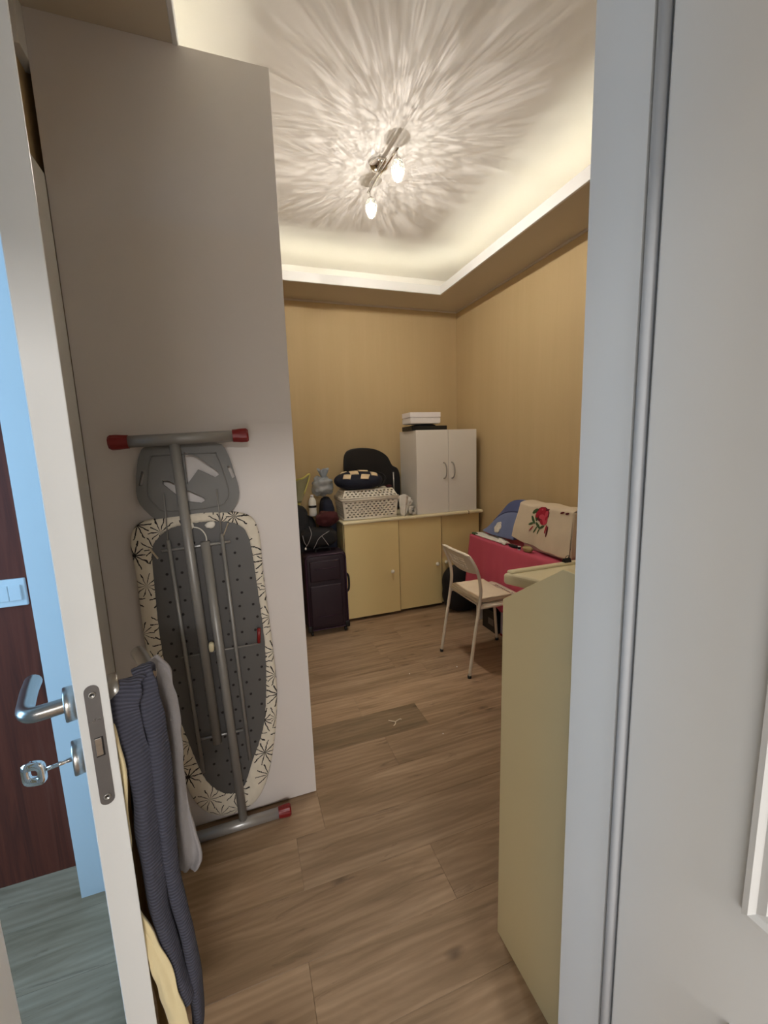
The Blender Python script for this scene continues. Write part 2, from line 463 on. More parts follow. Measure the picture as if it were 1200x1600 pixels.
def crystal():
    """knobbly cut glass lit from inside"""
    T = NT('crackled_glass')
    vo = T.add('ShaderNodeTexVoronoi', feature='DISTANCE_TO_EDGE'); vo.inputs['Scale'].default_value = 150
    T.ln(T.coord(), vo.inputs['Vector'])
    edge = T.math('LESS_THAN', vo.outputs['Distance'], 0.12)
    vc = T.add('ShaderNodeTexVoronoi'); vc.inputs['Scale'].default_value = 150; T.ln(T.coord(), vc.inputs['Vector'])
    sc_ = T.add('ShaderNodeSeparateColor'); T.ln(vc.outputs['Color'], sc_.inputs[0])
    gl = T.add('ShaderNodeBsdfGlossy'); gl.inputs['Roughness'].default_value = 0.3; gl.inputs['Color'].default_value = (0.42, 0.38, 0.26, 1)
    tr = T.add('ShaderNodeBsdfTransparent')
    em = T.add('ShaderNodeEmission'); em.inputs['Color'].default_value = (1, 0.95, 0.82, 1)
    T.ln(T.math('ADD', 0.25, T.math('MULTIPLY', sc_.outputs[0], 2.0)), em.inputs['Strength'])
    m1 = T.add('ShaderNodeMixShader'); m1.inputs[0].default_value = 0.6; T.ln(tr.outputs[0], m1.inputs[1]); T.ln(em.outputs[0], m1.inputs[2])
    m2 = T.add('ShaderNodeMixShader'); T.ln(T.math('MULTIPLY', edge, 0.4), m2.inputs[0]); T.ln(m1.outputs[0], m2.inputs[1]); T.ln(gl.outputs[0], m2.inputs[2])
    T.ln(m2.outputs[0], T.n['Material Output'].inputs['Surface'])
    return T.m
MAT['crystal'] = crystal()

# ================================================================ STRUCTURE
ZS = 2.605          # underside of the dropped border
ZC = 2.86           # ceiling
XL, XR, YN, YB = -0.47, 2.025, 0.50, 3.63

# floor: a sub-floor slab with every plank laid on it
fl = box('floor', -2.2, XR+0.05, -4.4, YB+0.05, -0.06, -0.012, MAT['brown_board'])
struct(fl, 'oak-coloured plank floor running through room and hall')
PW = 0.195
plank_cache = {}
def plank_mesh(L_):
    k = round(L_, 3)
    if k not in plank_cache:
        bm = bmesh.new(); box_bm(bm, 0, L_-0.0005, 0, PW-0.0005, -0.0119, 0, 0.0006, 1)
        bmesh.ops.recalc_face_normals(bm, faces=bm.faces)
        me = bpy.data.meshes.new('plank'); bm.to_mesh(me); bm.free(); me.materials.append(MAT['floor'])
        plank_cache[k] = me
    return plank_cache[k]
joints = {0: 0.074, 3: 0.20, 5: 0.815, 6: 0.515}
k0 = math.floor((-2.4-0.787)/PW)+1
for k in range(k0, 15):
    y = 0.787 + PW*k
    j = joints.get(k, random.uniform(-0.6, 0.6))
    LEN = 1.28
    n0 = math.floor((-2.2 - j)/LEN)
    x = j + n0*LEN
    while x < XR:
        a = max(x, -2.2); b = min(x+LEN, XR+0.03)
        if b-a > 0.05:
            pk = link('plank', plank_mesh(b-a), None, fl, False, (a, y, 0))
            if k == 5 and abs(b-0.815) < 0.01: pk.color = (0.66, 0.68, 0.66, 1)   # one greyer board
        x += LEN

def slab(name, boxes, m, label=None):
    bm = bmesh.new()
    for b in boxes: box_bm(bm, *b)
    return struct(bmobj(name, bm, m), label)

DOOR_Y0, DOOR_Y1, DOOR_H = 0.62, 1.41, 2.10
slab('wall_left', [(-0.585, XL, 0.39, DOOR_Y0, 0, ZC), (-0.585, XL, DOOR_Y1+0.14, YB+0.1, 0, ZC), (-0.585, XL, DOOR_Y0, DOOR_Y1+0.14, 2.195, ZC)], MAT['wallpaper'], 'tan wallpapered wall beside the wardrobe')
slab('wall_back', [(XL, XR+0.1, YB, YB+0.1, 0, ZC)], MAT['wallpaper'], 'tan wallpapered back wall behind the low cream cabinet')
slab('wall_right', [(XR, XR+0.1, 0.39, YB, 0, ZC)], MAT['wallpaper'], 'tan wallpapered wall beside the pink table')
JX0, JX1, HDR = -0.284, 0.490, 2.16
slab('wall_near', [(-0.585, JX0-0.03, 0.385, YN, 0, ZC), (JX1+0.03, XR, 0.385, YN, 0, ZC), (JX0-0.03, JX1+0.03, 0.385, YN, HDR+0.03, ZC)], MAT['paint_white'], 'white wall around the doorway')
slab('ceiling', [(XL-0.115, XR+0.1, 0.385, YB+0.1, ZC, ZC+0.08)], MAT['ceiling'], 'white ceiling inside the lit cove')
# landing (where the camera stands) and hall shells
slab('wall_landing_left', [(-0.70, -0.585, -4.4, -1.5, 0, ZC), (-0.70, -0.585, -0.4, 0.385, 0, ZC), (-0.70, -0.585, -1.5, -0.4, 0, 0.30), (-0.70, -0.585, -1.5, -0.4, 1.60, ZC)], MAT['hall_wall'])
slab('wall_landing_right', [(1.5, 1.6, -4.4, 0.385, 0, ZC)], MAT['hall_wall'])
slab('wall_landing_back', [(-1.6, 1.6, -4.5, -4.4, 0, ZC)], MAT['hall_wall'])
slab('wall_landing_header', [(-0.7, 1.6, -1.10, -1.0, 2.0, ZC)], MAT['hall_wall'])
slab('ceiling_landing', [(-0.7, 1.6, -4.5, 0.385, 2.76, 2.84)], MAT['hall_wall'])
slab('wall_hall_near', [(-2.3, -0.70, -0.10, 0.0, 0, ZC)], MAT['hall_wall'])
slab('wall_hall_left', [(-2.3, -2.2, -0.1, 1.7, 0, 0.65), (-2.3, -2.2, -0.1, 1.7, 2.25, ZC), (-2.3, -2.2, -0.1, 0.25, 0.65, 2.25), (-2.3, -2.2, 1.25, 1.7, 0.65, 2.25)], MAT['hall_wall'])
slab('ceiling_hall', [(-2.3, -0.585, -0.1, 1.7, 2.62, 2.70)], MAT['hall_wall'])
slab('wall_hall_far', [(-2.2, -0.585, 1.545, 1.65, 0, 2.62)], MAT['dark_wood'], 'dark walnut-veneered wall behind the white door post')
# hall window, plus an unseen landing window added for the fill light
def window(name, axis, a0, a1, z0, z1, at):
    e = bpy.data.objects.new(name, None); COL.objects.link(e); struct(e)
    t = 0.05
    def bar(u0, u1, v0, v1, nm='frame'):
        if axis == 'X': return box(nm, at-0.03, at+0.03, u0, u1, v0, v1, MAT['paint_white'], e, 0.004)
        return box(nm, u0, u1, at-0.03, at+0.03, v0, v1, MAT['paint_white'], e, 0.004)
    bar(a0, a1, z0, z0+t); bar(a0, a1, z1-t, z1); bar(a0, a0+t, z0+t, z1-t); bar(a1-t, a1, z0+t, z1-t)
window('window_1', 'X', 0.25, 1.25, 0.65, 2.25, -2.25)
window('added_fill_window', 'X', -1.5, -0.4, 0.30, 1.60, -0.655)

# dropped border (soffit) with white upstand
IX0, IX1, IY0, IY1 = -0.066, 1.667, 0.93, 3.247
def soffit(name, b):
    return slab(name, [(*b, ZS, ZS+0.022)], MAT['soffit'], None)
soffit('trim_1', (XL, IX0, YN, YB)); soffit('trim_2', (IX1, XR, YN, YB)); soffit('trim_3', (IX0, IX1, IY1, YB)); soffit('trim_4', (IX0, IX1, YN, IY0))
for i, (b, lab) in enumerate((((IX0-0.012, IX0+0.004, IY0+0.004, IY1-0.004), 'left'), ((IX1-0.004, IX1+0.012, IY0+0.004, IY1-0.004), 'right'), ((IX0-0.012, IX1+0.012, IY1-0.004, IY1+0.012), 'back'), ((IX0-0.012, IX1+0.012, IY0-0.012, IY0+0.004), 'near'))):
    struct(box('trim_%d' % (5+i), *b, ZS-0.004, ZS+0.062, MAT['paint_white'], None, 0.002, 1), 'white upstand edging of the dropped ceiling border')
# shadow-gap cornice line along the walls
struct(box('trim_9', XL, XR, YB-0.012, YB, ZS-0.012, ZS, MAT['soffit'])); struct(box('trim_10', XR-0.012, XR, YN, YB-0.012, ZS-0.012, ZS, MAT['soffit']))

# white lining of the walls inside the cove
slab('trim_19', [(XL, XR, YB-0.006, YB, ZS+0.022, ZC), (XR-0.006, XR, YN, YB-0.006, ZS+0.022, ZC), (XL, XL+0.006, YN, YB-0.006, ZS+0.022, ZC), (XL+0.006, XR-0.006, YN, YN+0.006, ZS+0.022, ZC)], MAT['ceiling'])
# LED strips lying in the cove
LEDG = 'warm LED strips in the ceiling cove'
for x0, x1, y0, y1, lab in ((IX1+0.05, IX1+0.062, IY0, IY1, 'beside the right wall'), (IX0-0.062, IX0-0.05, IY0, IY1, 'above the wardrobe'), (IX0, IX1, IY1+0.05, IY1+0.062, 'along the back wall'), (IX0, IX1, IY0-0.062, IY0-0.05, 'above the doorway')):
    t = thing('led_strip', 'warm glowing LED strip hidden in the ceiling cove ' + lab, 'led strip', ((x0+x1)/2, (y0+y1)/2, ZS+0.022), 0, LEDG)
    dx, dy = (x1-x0)/2, (y1-y0)/2
    box('carrier', -dx-0.002, dx+0.002, -dy-0.002, dy+0.002, 0, 0.003, MAT['paint_white'], t)
    box('light_band', -dx, dx, -dy, dy, 0.0031, 0.008, MAT['led'], t)

# white post and casing of the hall doorway (hinge side), plus its lock side
slab('trim_11', [(-0.585, -0.446, DOOR_Y1, DOOR_Y1+0.14, 0, 2.195)], MAT['paint_white'], 'white door post between walnut wall and wardrobe')
slab('trim_12', [(XL, -0.446, 1.50, 1.60, 2.475, ZS)], MAT['paint_white'])
slab('trim_13', [(-0.595, -0.455, DOOR_Y0-0.06, DOOR_Y0, 0, 2.14), (-0.595, -0.455, DOOR_Y0, DOOR_Y1, DOOR_H+0.04, 2.19)], MAT['paint_white'])
# frame of the doorway the camera looks through
slab('trim_14', [(JX0-0.03, JX0, 0.375, YN+0.004, 0, HDR)], MAT['paint_white'], 'white door jamb')
slab('trim_15', [(JX1, JX1+0.03, 0.418, YN+0.004, 0, HDR)], MAT['door_white'], 'white door jamb beside the cream desk')
struct(tube('trim_16', [(JX1+0.004, 0.4075, 0), (JX1+0.004, 0.4075, HDR)], 0.0075, MAT['gasket'], None, 12), 'grey rubber seal in the door jamb')
slab('trim_17', [(JX0-0.03, JX1+0.03, 0.385, YN+0.004, HDR, HDR+0.03)], MAT['paint_white'])
slab('trim_18', [(JX1+0.012, JX1+0.03, 0.386, 0.418, 0, HDR)], MAT['door_white'])

# ---- moulded white door leaf standing open beside the camera
d2_ = bpy.data.objects.new('door_2', None); COL.objects.link(d2_); struct(d2_, 'white door leaf with a moulded panel, opened beside the jamb')
DX = JX1
box('leaf', DX, DX+0.042, -0.39, 0.3955, 0.006, 2.10, MAT['door_white'], d2_, 0.004, 3)
def mould(y0, y1, z0, z1):
    # raised profile swept round a rectangle, mitred corners
    prof = [(0.0, 0.0), (0.004, 0.010), (0.010, 0.011), (0.015, 0.006), (0.024, 0.0075), (0.030, 0.0)]
    V, Fc = [], []
    for (yy, zz, a, b) in ((y0, z0, 1, 1), (y1, z0, -1, 1), (y1, z1, -1, -1), (y0, z1, 1, -1)):
        for d, h in prof: V.append((DX - h, yy+a*d, zz+b*d))
    n = len(prof)
    for c in range(4):
        for i in range(n-1):
            Fc.append((c*n+i, c*n+i+1, ((c+1) % 4)*n+i+1, ((c+1) % 4)*n+i))
    o = obj('panel_moulding', V, Fc, MAT['door_white'], d2_, False)
    o.modifiers.new('t', 'SOLIDIFY').thickness = 0.001
    box('raised_panel', DX-0.004, DX, y0+0.055, y1-0.055, z0+0.055, z1-0.055, MAT['door_white'], d2_, 0.003, 2)
mould(-0.235, 0.243, 0.878, 1.92); mould(-0.235, 0.243, 0.18, 0.72)
for z in (0.25, 1.85): tube('hinge', [(DX+0.046, 0.398, z), (DX+0.046, 0.398, z+0.09)], 0.007, MAT['steel'], d2_, 10)

# ---- hall door leaf, ajar, seen edge-on
HINGE = (-0.4455, 1.409, 0.0); LEAF_W = 0.7785; LANG = math.atan2(-0.9505, 0.310)
d1 = bpy.data.objects.new('door_1', None); COL.objects.link(d1); d1.location = HINGE; d1.rotation_euler = (0, 0, LANG)
struct(d1, 'white door standing ajar with its lock edge showing')
T_ = 0.040
box('leaf', 0.002, LEAF_W, -T_, 0, 0.006, 2.11, MAT['door_white'], d1, 0.0015, 2)
# lock forend with rounded ends
yc = -T_/2
def stadium(w_, z0, z1, n=8):
    r = w_/2; out = []
    for k in range(n+1):
        a = math.pi*k/n; out.append((yc + r*math.cos(a), z1-r+r*math.sin(a)))
    for k in range(n+1):
        a = math.pi + math.pi*k/n; out.append((yc + r*math.cos(a), z0+r+r*math.sin(a)))
    return out
lp = prism('lock_plate', stadium(0.0185, 0.886, 1.078), 'X', LEAF_W-0.002, LEAF_W+0.0008, MAT['steel_dark'], d1)
lp['label'] = 'dark satin steel lock plate with rounded ends'
for z in (1.063, 0.899):
    lathe('screw', [(0.0048, 0.0), (0.0048, 0.0008), (0.0032, 0.0012), (0.0030, 0.0004)], MAT['steel'], lp, 16, 'X', (LEAF_W+0.0008, yc, z))
    box('screw_slot', LEAF_W+0.0016, LEAF_W+0.0022, yc-0.0022, yc+0.0022, z-0.0004, z+0.0004, MAT['hole_dark'], lp)
box('latch_pocket', LEAF_W+0.0004, LEAF_W+0.0011, yc-0.0052, yc+0.0056, 0.966, 0.9965, MAT['hole_dark'], lp)
box('latch_bolt', LEAF_W+0.0005, LEAF_W+0.0022, yc-0.005, yc+0.0034, 0.968, 0.9955, MAT['steel'], lp, 0.0005)
# engraved maker's script on the plate (not legible in the photograph)
scr = [(-0.0074, 0), (-0.0066, 0.0016), (-0.0060, 0), (-0.0053, 0.0016), (-0.0046, 0), (-0.0036, 0.0015), (-0.0030, 0.0003), (-0.0020, 0.0036), (-0.0014, 0.0001), (-0.0006, 0.0020), (0.0004, 0.0042), (0.0012, 0.0026), (0.0010, 0.0004), (0.0024, 0.0017), (0.0034, 0.0004), (0.0044, 0.0018), (0.0052, 0.0004), (0.0062, 0.0040), (0.0070, 0.0005)]
tube('engraved_script', [(LEAF_W+0.0011, yc - 0.0 + a*0.9, 1.0225+b) for a, b in scr], 0.00035, MAT['steel'], lp, 5)
HXL = LEAF_W - 0.055
def rose(side, z):
    y0 = 0.0 if side > 0 else -T_
    lathe('rose', [(0.0255, 0.0), (0.0260, side*0.0130), (0.0250, side*0.0150), (0.004, side*0.0151)], MAT['steel'], d1, 32, 'Y', (HXL, y0, z))
for s in (-1, 1):
    rose(s, 1.034); rose(s, 0.945)
    y0 = 0.0 if s > 0 else -T_
    neck = curve_pts([(HXL, y0+s*0.010, 1.034), (HXL, y0+s*0.040, 1.034), (HXL-0.003, y0+s*0.054, 1.034), (HXL-0.018, y0+s*0.061, 1.034), (HXL-0.045, y0+s*0.061, 1.033), (HXL-0.085, y0+s*0.060, 1.032), (HXL-0.118, y0+s*0.057, 1.032), (HXL-0.124, y0+s*0.0565, 1.032)], 4)
    V, Fc = [], []
    rs = []
    n_ = len(neck)
    for i in range(n_):
        f = i/(n_-1)
        rs.append(0.0112 + 0.0015*max(0, (f-0.45))/0.55)
    rs[-1] = 0.006
    tube('lever', neck, rs, MAT['steel'], d1, 16)
# the lower key rose on the room side holds a small turn knob
lathe('thumb_turn', [(0.006, 0.0), (0.006, 0.012), (0.011, 0.014), (0.011, 0.026), (0.008, 0.029)], mat('brass', (190, 160, 100), 0.3, 1.0), d1, 16, 'Y', (HXL, 0.0145, 0.945))
for z in (0.25, 1.05, 1.88): tube('hinge', [(0.0, -0.046, z), (0.0, -0.046, z+0.09)], 0.006, MAT['steel'], d1, 10)

# key in the hall-side lock (its own thing)
ky = thing('key', 'silver key with an oval bow in the hall door lock', 'key', HINGE, LANG)
KY = -T_-0.0150
tube('shank', [(HXL, KY+0.006, 0.945), (HXL, KY-0.034, 0.945)], 0.0034, MAT['chrome'], ky, 10)
bow = smooth_loop([(HXL-0.015, 0.0), (HXL-0.013, 0.015), (HXL, 0.018), (HXL+0.013, 0.015), (HXL+0.015, 0.0), (HXL+0.013, -0.015), (HXL, -0.018), (HXL-0.013, -0.015)], 3)
def kb(p): return (p[0], p[1])
bm = bmesh.new()
n_ = len(bow); inner = [(HXL+(a-HXL)*0.42, b*0.38) for a, b in bow]
rings = []
for (dx, off) in ((bow, -0.0022), (bow, 0.0022), (inner, 0.0022), (inner, -0.0022)):
    rings.append([bm.verts.new((a, KY-0.046+off*1.6+ (b*0.0), 0.945+b)) for a, b in dx])
for q in range(4):
    A, B = rings[q], rings[(q+1) % 4]
    for i in range(n_): bm.faces.new((A[i], A[(i+1) % n_], B[(i+1) % n_], B[i]))
ob = bmobj('bow', bm, MAT['chrome'], ky, True)
ob.data.transform(Matrix.Translation((HXL, KY-0.046, 0.945)) @ Matrix.Rotation(math.radians(62), 4, 'Z') @ Matrix.Translation((-HXL, -(KY-0.046), -0.945)))

# light switch on the walnut wall
sw = thing('light_switch', 'white two-gang light switch on the dark walnut wall', 'light switch', (-0.688, 1.545, 0.997))
box('plate', -0.043, 0.043, -0.009, 0.002, -0.043, 0.043, MAT['paint_white'], sw, 0.003, 3)
for x0, x1 in ((-0.031, -0.0005), (0.0005, 0.031)):
    box('rocker', x0, x1, -0.0135, -0.008, -0.024, 0.024, MAT['paint_white'], sw, 0.0015, 2)

# ================================================================ WARDROBE
wd = thing('wardrobe', 'tall pale grey-white wardrobe reaching the ceiling border, ironing board against its side', 'wardrobe', (-0.446, 1.554, 0))
box('side_panel', 0, 0.645, 0, 0.022, 0.004, 2.6049, MAT['wardrobe'], wd, 0.0012, 2)
box('carcass', 0.004, 0.615, 0.0221, 1.336, 0.06, 2.60, MAT['wardrobe'], wd)
box('plinth', 0.02, 0.59, 0.0221, 1.33, 0.0, 0.06, MAT['wardrobe'], wd)
for i in range(3):
    y0 = 0.025+i*0.437
    dr = box('door', 0.6155, 0.634, y0+0.002, y0+0.435, 0.065, 2.595, MAT['wardrobe'], wd, 0.001, 1)
    tube('handle', curve_pts([(0.634, y0+0.39, 1.0), (0.660, y0+0.39, 1.02), (0.660, y0+0.39, 1.14), (0.634, y0+0.39, 1.16)], 4), 0.005, MAT['steel'], dr, 8)

# ================================================================ IRONING BOARD (folded, underside showing)
ib = thing('ironing_board', 'folded ironing board with ink-flower cover leaning on the wardrobe side', 'ironing board', (-0.12, 1.53, 0))
IBX, IBY = 0.12, -1.53
def ibm(o):
    o.location = (IBX, IBY, 0); return o
out = smooth_loop([(-0.338, 1.156), (-0.299, 1.188), (-0.194, 1.198), (-0.095, 1.202), (0.017, 1.182), (0.053, 1.121), (0.058, 0.957), (0.069, 0.71), (0.073, 0.504), (0.053, 0.323), (0.018, 0.169), (-0.025, 0.078), (-0.08, 0.046), (-0.156, 0.043), (-0.218, 0.085), (-0.255, 0.157), (-0.277, 0.251), (-0.3, 0.372), (-0.316, 0.476), (-0.333, 0.601), (-0.342, 0.789), (-0.342, 1.011), (-0.347, 1.108)], 4)
inn = smooth_loop([(-0.278, 1.112), (-0.233, 1.154), (-0.158, 1.169), (-0.068, 1.167), (-0.007, 1.146), (0.02, 1.091), (0.031, 0.949), (0.042, 0.716), (0.034, 0.515), (0.011, 0.363), (-0.036, 0.243), (-0.077, 0.142), (-0.12, 0.130), (-0.163, 0.155), (-0.209, 0.231), (-0.251, 0.411), (-0.284, 0.591), (-0.294, 0.781), (-0.292, 0.961), (-0.288, 1.07)], 4)
def inset(lp_, d):
    c = Vector((sum(p[0] for p in lp_)/len(lp_), sum(p[1] for p in lp_)/len(lp_))); n = len(lp_); res = []
    for i in range(n):
        a = Vector(lp_[i-1]); b = Vector(lp_[(i+1) % n]); t = (b-a).normalized(); nn = Vector((t.y, -t.x))
        p = Vector(lp_[i])
        if (p+nn*0.01-c).length > (p-c).length: nn = -nn
        res.append(tuple(p+nn*d))
    return res
ibm(prism('board', inset(out, 0.010), 'Y', 1.520, 1.538, MAT['mesh_grey'], ib))
# the cover: wraps the rim from the ironing face over the edge to a gathered hem
def resample(lp_, n, start):
    L = [0]; P = lp_+[lp_[0]]
    for i in range(len(lp_)): L.append(L[-1]+(Vector(P[i+1])-Vector(P[i])).length)
    res = []
    for k in range(n):
        s = (start + k/n) % 1.0 * L[-1]
        i = max(j for j in range(len(L)-1) if L[j] <= s)
        f = (s-L[i])/max(1e-9, L[i+1]-L[i]); a, b = Vector(P[i]), Vector(P[i+1])
        res.append(a.lerp(b, f))
    return res
N = 220
ctr = Vector((-0.135, 0.66))
def by_angle(lp_):
    """point of the loop met by rays from a spine down the middle"""
    res = []
    P = [Vector(p) for p in lp_]
    for k in range(N):
        a = 2*math.pi*k/N
        d = Vector((math.cos(a)*0.42, math.sin(a)))
        best = None
        for i in range(len(P)):
            p, q = P[i], P[(i+1) % len(P)]
            e = q-p; den = d.x*e.y-d.y*e.x
            if abs(den) < 1e-12: continue
            w_ = p-ctr
            t = (w_.x*e.y-w_.y*e.x)/den; u = (w_.x*d.y-w_.y*d.x)/den
            if t > 0 and -1e-6 <= u <= 1+1e-6 and (best is None or t > best): best = t
        res.append(ctr+d*best)
    return res
Oa, Ia = by_angle(out), by_angle(inn)
V, Fc = [], []
rows = [(0.30, 1.5530), (0.06, 1.5515), (0.0, 1.546), (-0.002, 1.536), (0.0, 1.524), (0.06, 1.5165), (0.35, 1.515), (0.7, 1.5145), (0.96, 1.5150), (1.0, 1.5185)]
for ri, (f, y) in enumerate(rows):
    for k in range(N):
        p = Oa[k].lerp(Ia[k], f)
        g = 0.0022*math.sin(k*1.9+1.3*math.sin(k*0.37))*(f if f > 0 else 0) + 0.0012*noise.noise(Vector((p.x*30, p.y*30, ri)))
        if ri >= 8:
            p = p + (Oa[k]-Ia[k]).normalized()*0.0010*math.sin(k*2.3+noise.noise(Vector((k*0.3,0,0)))*4)
        V.append((p.x, y - (g if ri > 4 else 0), p.y))
for r_ in range(len(rows)-1):
    for k in range(N):
        Fc.append((r_*N+k, r_*N+(k+1) % N, (r_+1)*N+(k+1) % N, (r_+1)*N+k))
Fc.append(tuple(range(N)))
cv = ibm(obj('cover', V, Fc, MAT['cover'], ib, True)); cv['label'] = 'cream cotton cover printed with black ink flowers'
# perforation of the steel underside (rows of round holes), joined in one part
bm = bmesh.new()
def hole(x, z, r=0.0048):
    vs_ = [bm.verts.new((x+r*math.cos(2*math.pi*k/8), 1.5192, z+r*math.sin(2*math.pi*k/8))) for k in range(8)]
    bm.faces.new(vs_)
def inside(pt, lp_):
    x, y = pt; c = False
    for i in range(len(lp_)):
        x0, y0 = lp_[i-1]; x1, y1 = lp_[i]
        if (y0 > y) != (y1 > y) and x < (x1-x0)*(y-y0)/(y1-y0)+x0: c = not c
    return c
inset_in = inset(inn, 0.012)
zz = 0.17
row = 0
while zz < 1.14:
    for c in range(-2, 9):
        x = -0.262 + c*0.046 + (0.011 if row % 2 else 0)
        if inside((x, zz), inset_in): hole(x, zz)
    zz += 0.049; row += 1
ext = bmesh.ops.extrude_face_region(bm, geom=list(bm.faces))
bmesh.ops.translate(bm, verts=[g for g in ext['geom'] if isinstance(g, bmesh.types.BMVert)], vec=(0, 0.003, 0))
pf = ibm(bmobj('perforation', bm, MAT['hole_dark'], ib)); pf['kind'] = 'stuff'
# iron rest with cut-outs
rest = smooth_loop([(-0.262, 1.428), (-0.16, 1.432), (-0.058, 1.432), (-0.030, 1.405), (-0.010, 1.33), (0.0, 1.262), (-0.018, 1.214), (-0.055, 1.190), (-0.156, 1.180), (-0.248, 1.185), (-0.285, 1.214), (-0.310, 1.262), (-0.305, 1.34), (-0.288, 1.405)], 3)
h1 = [(-0.160, 1.405), (-0.127, 1.392), (-0.063, 1.340), (-0.060, 1.326), (-0.073, 1.318), (-0.123, 1.347), (-0.146, 1.318), (-0.160, 1.300)]
h2 = [(-0.232, 1.318), (-0.213, 1.314), (-0.172, 1.286), (-0.118, 1.256), (-0.110, 1.243), (-0.124, 1.234), (-0.160, 1.242), (-0.196, 1.266), (-0.233, 1.305)]
h3 = [(-0.289, 1.349), (-0.281, 1.349), (-0.292, 1.304), (-0.301, 1.305)]
h4 = [(-0.032, 1.353), (-0.023, 1.356), (-0.010, 1.316), (-0.019, 1.311)]
rs_ = ibm(prism('iron_rest', rest, 'Y', 1.518, 1.530, MAT['grey_plastic'], ib, 0, (h1, h2, h3, h4)))
rl = inset(rest, 0.034)
tb = ibm(obj('rest_rib', *tube_data([(p[0], 1.5175, p[1]) for p in rl]+[(rl[0][0], 1.5175, rl[0][1])], 0.0022, 6), MAT['grey_plastic'], ib, True))
# legs, rails, bars
def t_(name, pts, r, m, n=12): return ibm(tube(name, pts, r, m, ib, n))
Yt = 1.486
t_('leg', [(-0.182, Yt, 1.435), (-0.147, Yt, 0.374)], 0.0155, MAT['tube_grey'], 16)
t_('leg', [(-0.122, Yt, 1.108), (-0.086, Yt, 0.027)], 0.0150, MAT['tube_grey'], 16)
t_('foot_bar', [(-0.315, 1.482, 1.4415), (0.0, 1.482, 1.4525)], 0.0185, MAT['tube_grey'], 18)
t_('foot_bar', [(-0.262, 1.482, 0.0235), (0.043, 1.482, 0.0235)], 0.0190, MAT['tube_bright'], 18)
def cap(x0, x1, z0, z1, r):
    # ribbed end cap
    bm = bmesh.new(); n = 32; a = Vector((x0, 1.482, z0)); b = Vector((x1, 1.482, z1)); t = (b-a).normalized(); u = Vector((0, 1, 0)); v = t.cross(u)
    prev = None
    for f, k in ((0, 1.0), (0.55, 1.08), (0.88, 1.08), (1.0, 0.86)):
        c = a.lerp(b, f)
        ring = [bm.verts.new(c+(u*math.cos(2*math.pi*i/n)+v*math.sin(2*math.pi*i/n))*r*k*(1.0+(0.05 if (i//2) % 2 else -0.02)*(0 if f == 0 else 1))) for i in range(n)]
        if prev:
            for i in range(n): bm.faces.new((prev[i], prev[(i+1) % n], ring[(i+1) % n], ring[i]))
        else: bm.faces.new(ring)
        prev = ring
    bm.faces.new(prev)
    o = ibm(bmobj('end_cap', bm, MAT['red_plastic'], ib, False)); o['label'] = 'ribbed dark red plastic end cap'
cap(-0.307, -0.360, 1.442, 1.440, 0.0205); cap(-0.006, 0.044, 1.4527, 1.4545, 0.0205)
cap(-0.258, -0.300, 0.0235, 0.0235, 0.0205); cap(0.041, 0.088, 0.0235, 0.0235, 0.0205)
t_('rail', [(-0.233, 1.502, 1.122), (-0.205, 1.502, 0.259)], 0.0065, MAT['tube_grey'], 8)
t_('rail', [(-0.069, 1.502, 1.126), (-0.044, 1.502, 0.261)], 0.0065, MAT['tube_grey'], 8)
t_('wire', [(-0.230, 1.500, 1.279), (-0.2335, 1.500, 1.115)], 0.0022, MAT['tube_grey'], 6)
t_('wire', [(-0.071, 1.500, 1.279), (-0.069, 1.500, 1.120)], 0.0022, MAT['tube_grey'], 6)
t_('cross_bar', [(-0.256, 1.506, 1.087), (-0.043, 1.506, 1.096)], 0.0050, MAT['tube_bright'], 8)
t_('cross_bar', [(-0.204, 1.506, 0.389), (-0.059, 1.506, 0.386)], 0.0045, MAT['tube_bright'], 8)
t_('cross_bar', [(-0.236, 1.508, 0.708), (0.024, 1.508, 0.709)], 0.0030, MAT['tube_grey'], 8)
t_('pivot_bolt', [(-0.175, 1.487, 0.738), (-0.096, 1.487, 0.742)], 0.0050, MAT['tube_bright'], 10)
ibm(blob('pivot_spacer', (-0.134, 1.478, 0.741), (0.009, 0.012, 0.017), MAT['cream_edge'], ib, 3, 0.0, nu=16, nv=10))
t_('height_lever', [(0.026, 1.500, 0.770), (0.022, 1.500, 0.715)], 0.0065, MAT['red_plastic'], 10)
for pts in (((-0.292, 1.100), (-0.270, 1.062)), ((-0.045, 1.160), (-0.070, 1.105))):
    ibm(obj('tape', *tube_data([(pts[0][0], 1.511, pts[0][1]), (pts[1][0], 1.509, pts[1][1])], 0.008, 6, True, 0.25), MAT['linen'], ib))
t_('draw_cord', curve_pts([(-0.17, 1.508, 1.160), (-0.135, 1.506, 1.150), (-0.118, 1.506, 1.12), (-0.122, 1.506, 1.075), (-0.112, 1.506, 1.045)], 5), 0.0022, MAT['white_cloth'], 6)
for c in ((-0.165, 1.163), (-0.102, 1.160)):
    ibm(blob('cord_knot', (c[0], 1.508, c[1]), (0.016, 0.007, 0.012), MAT['white_cloth'], ib, 2, 0.35, 60, 14, 10, seed=c[0]*50))

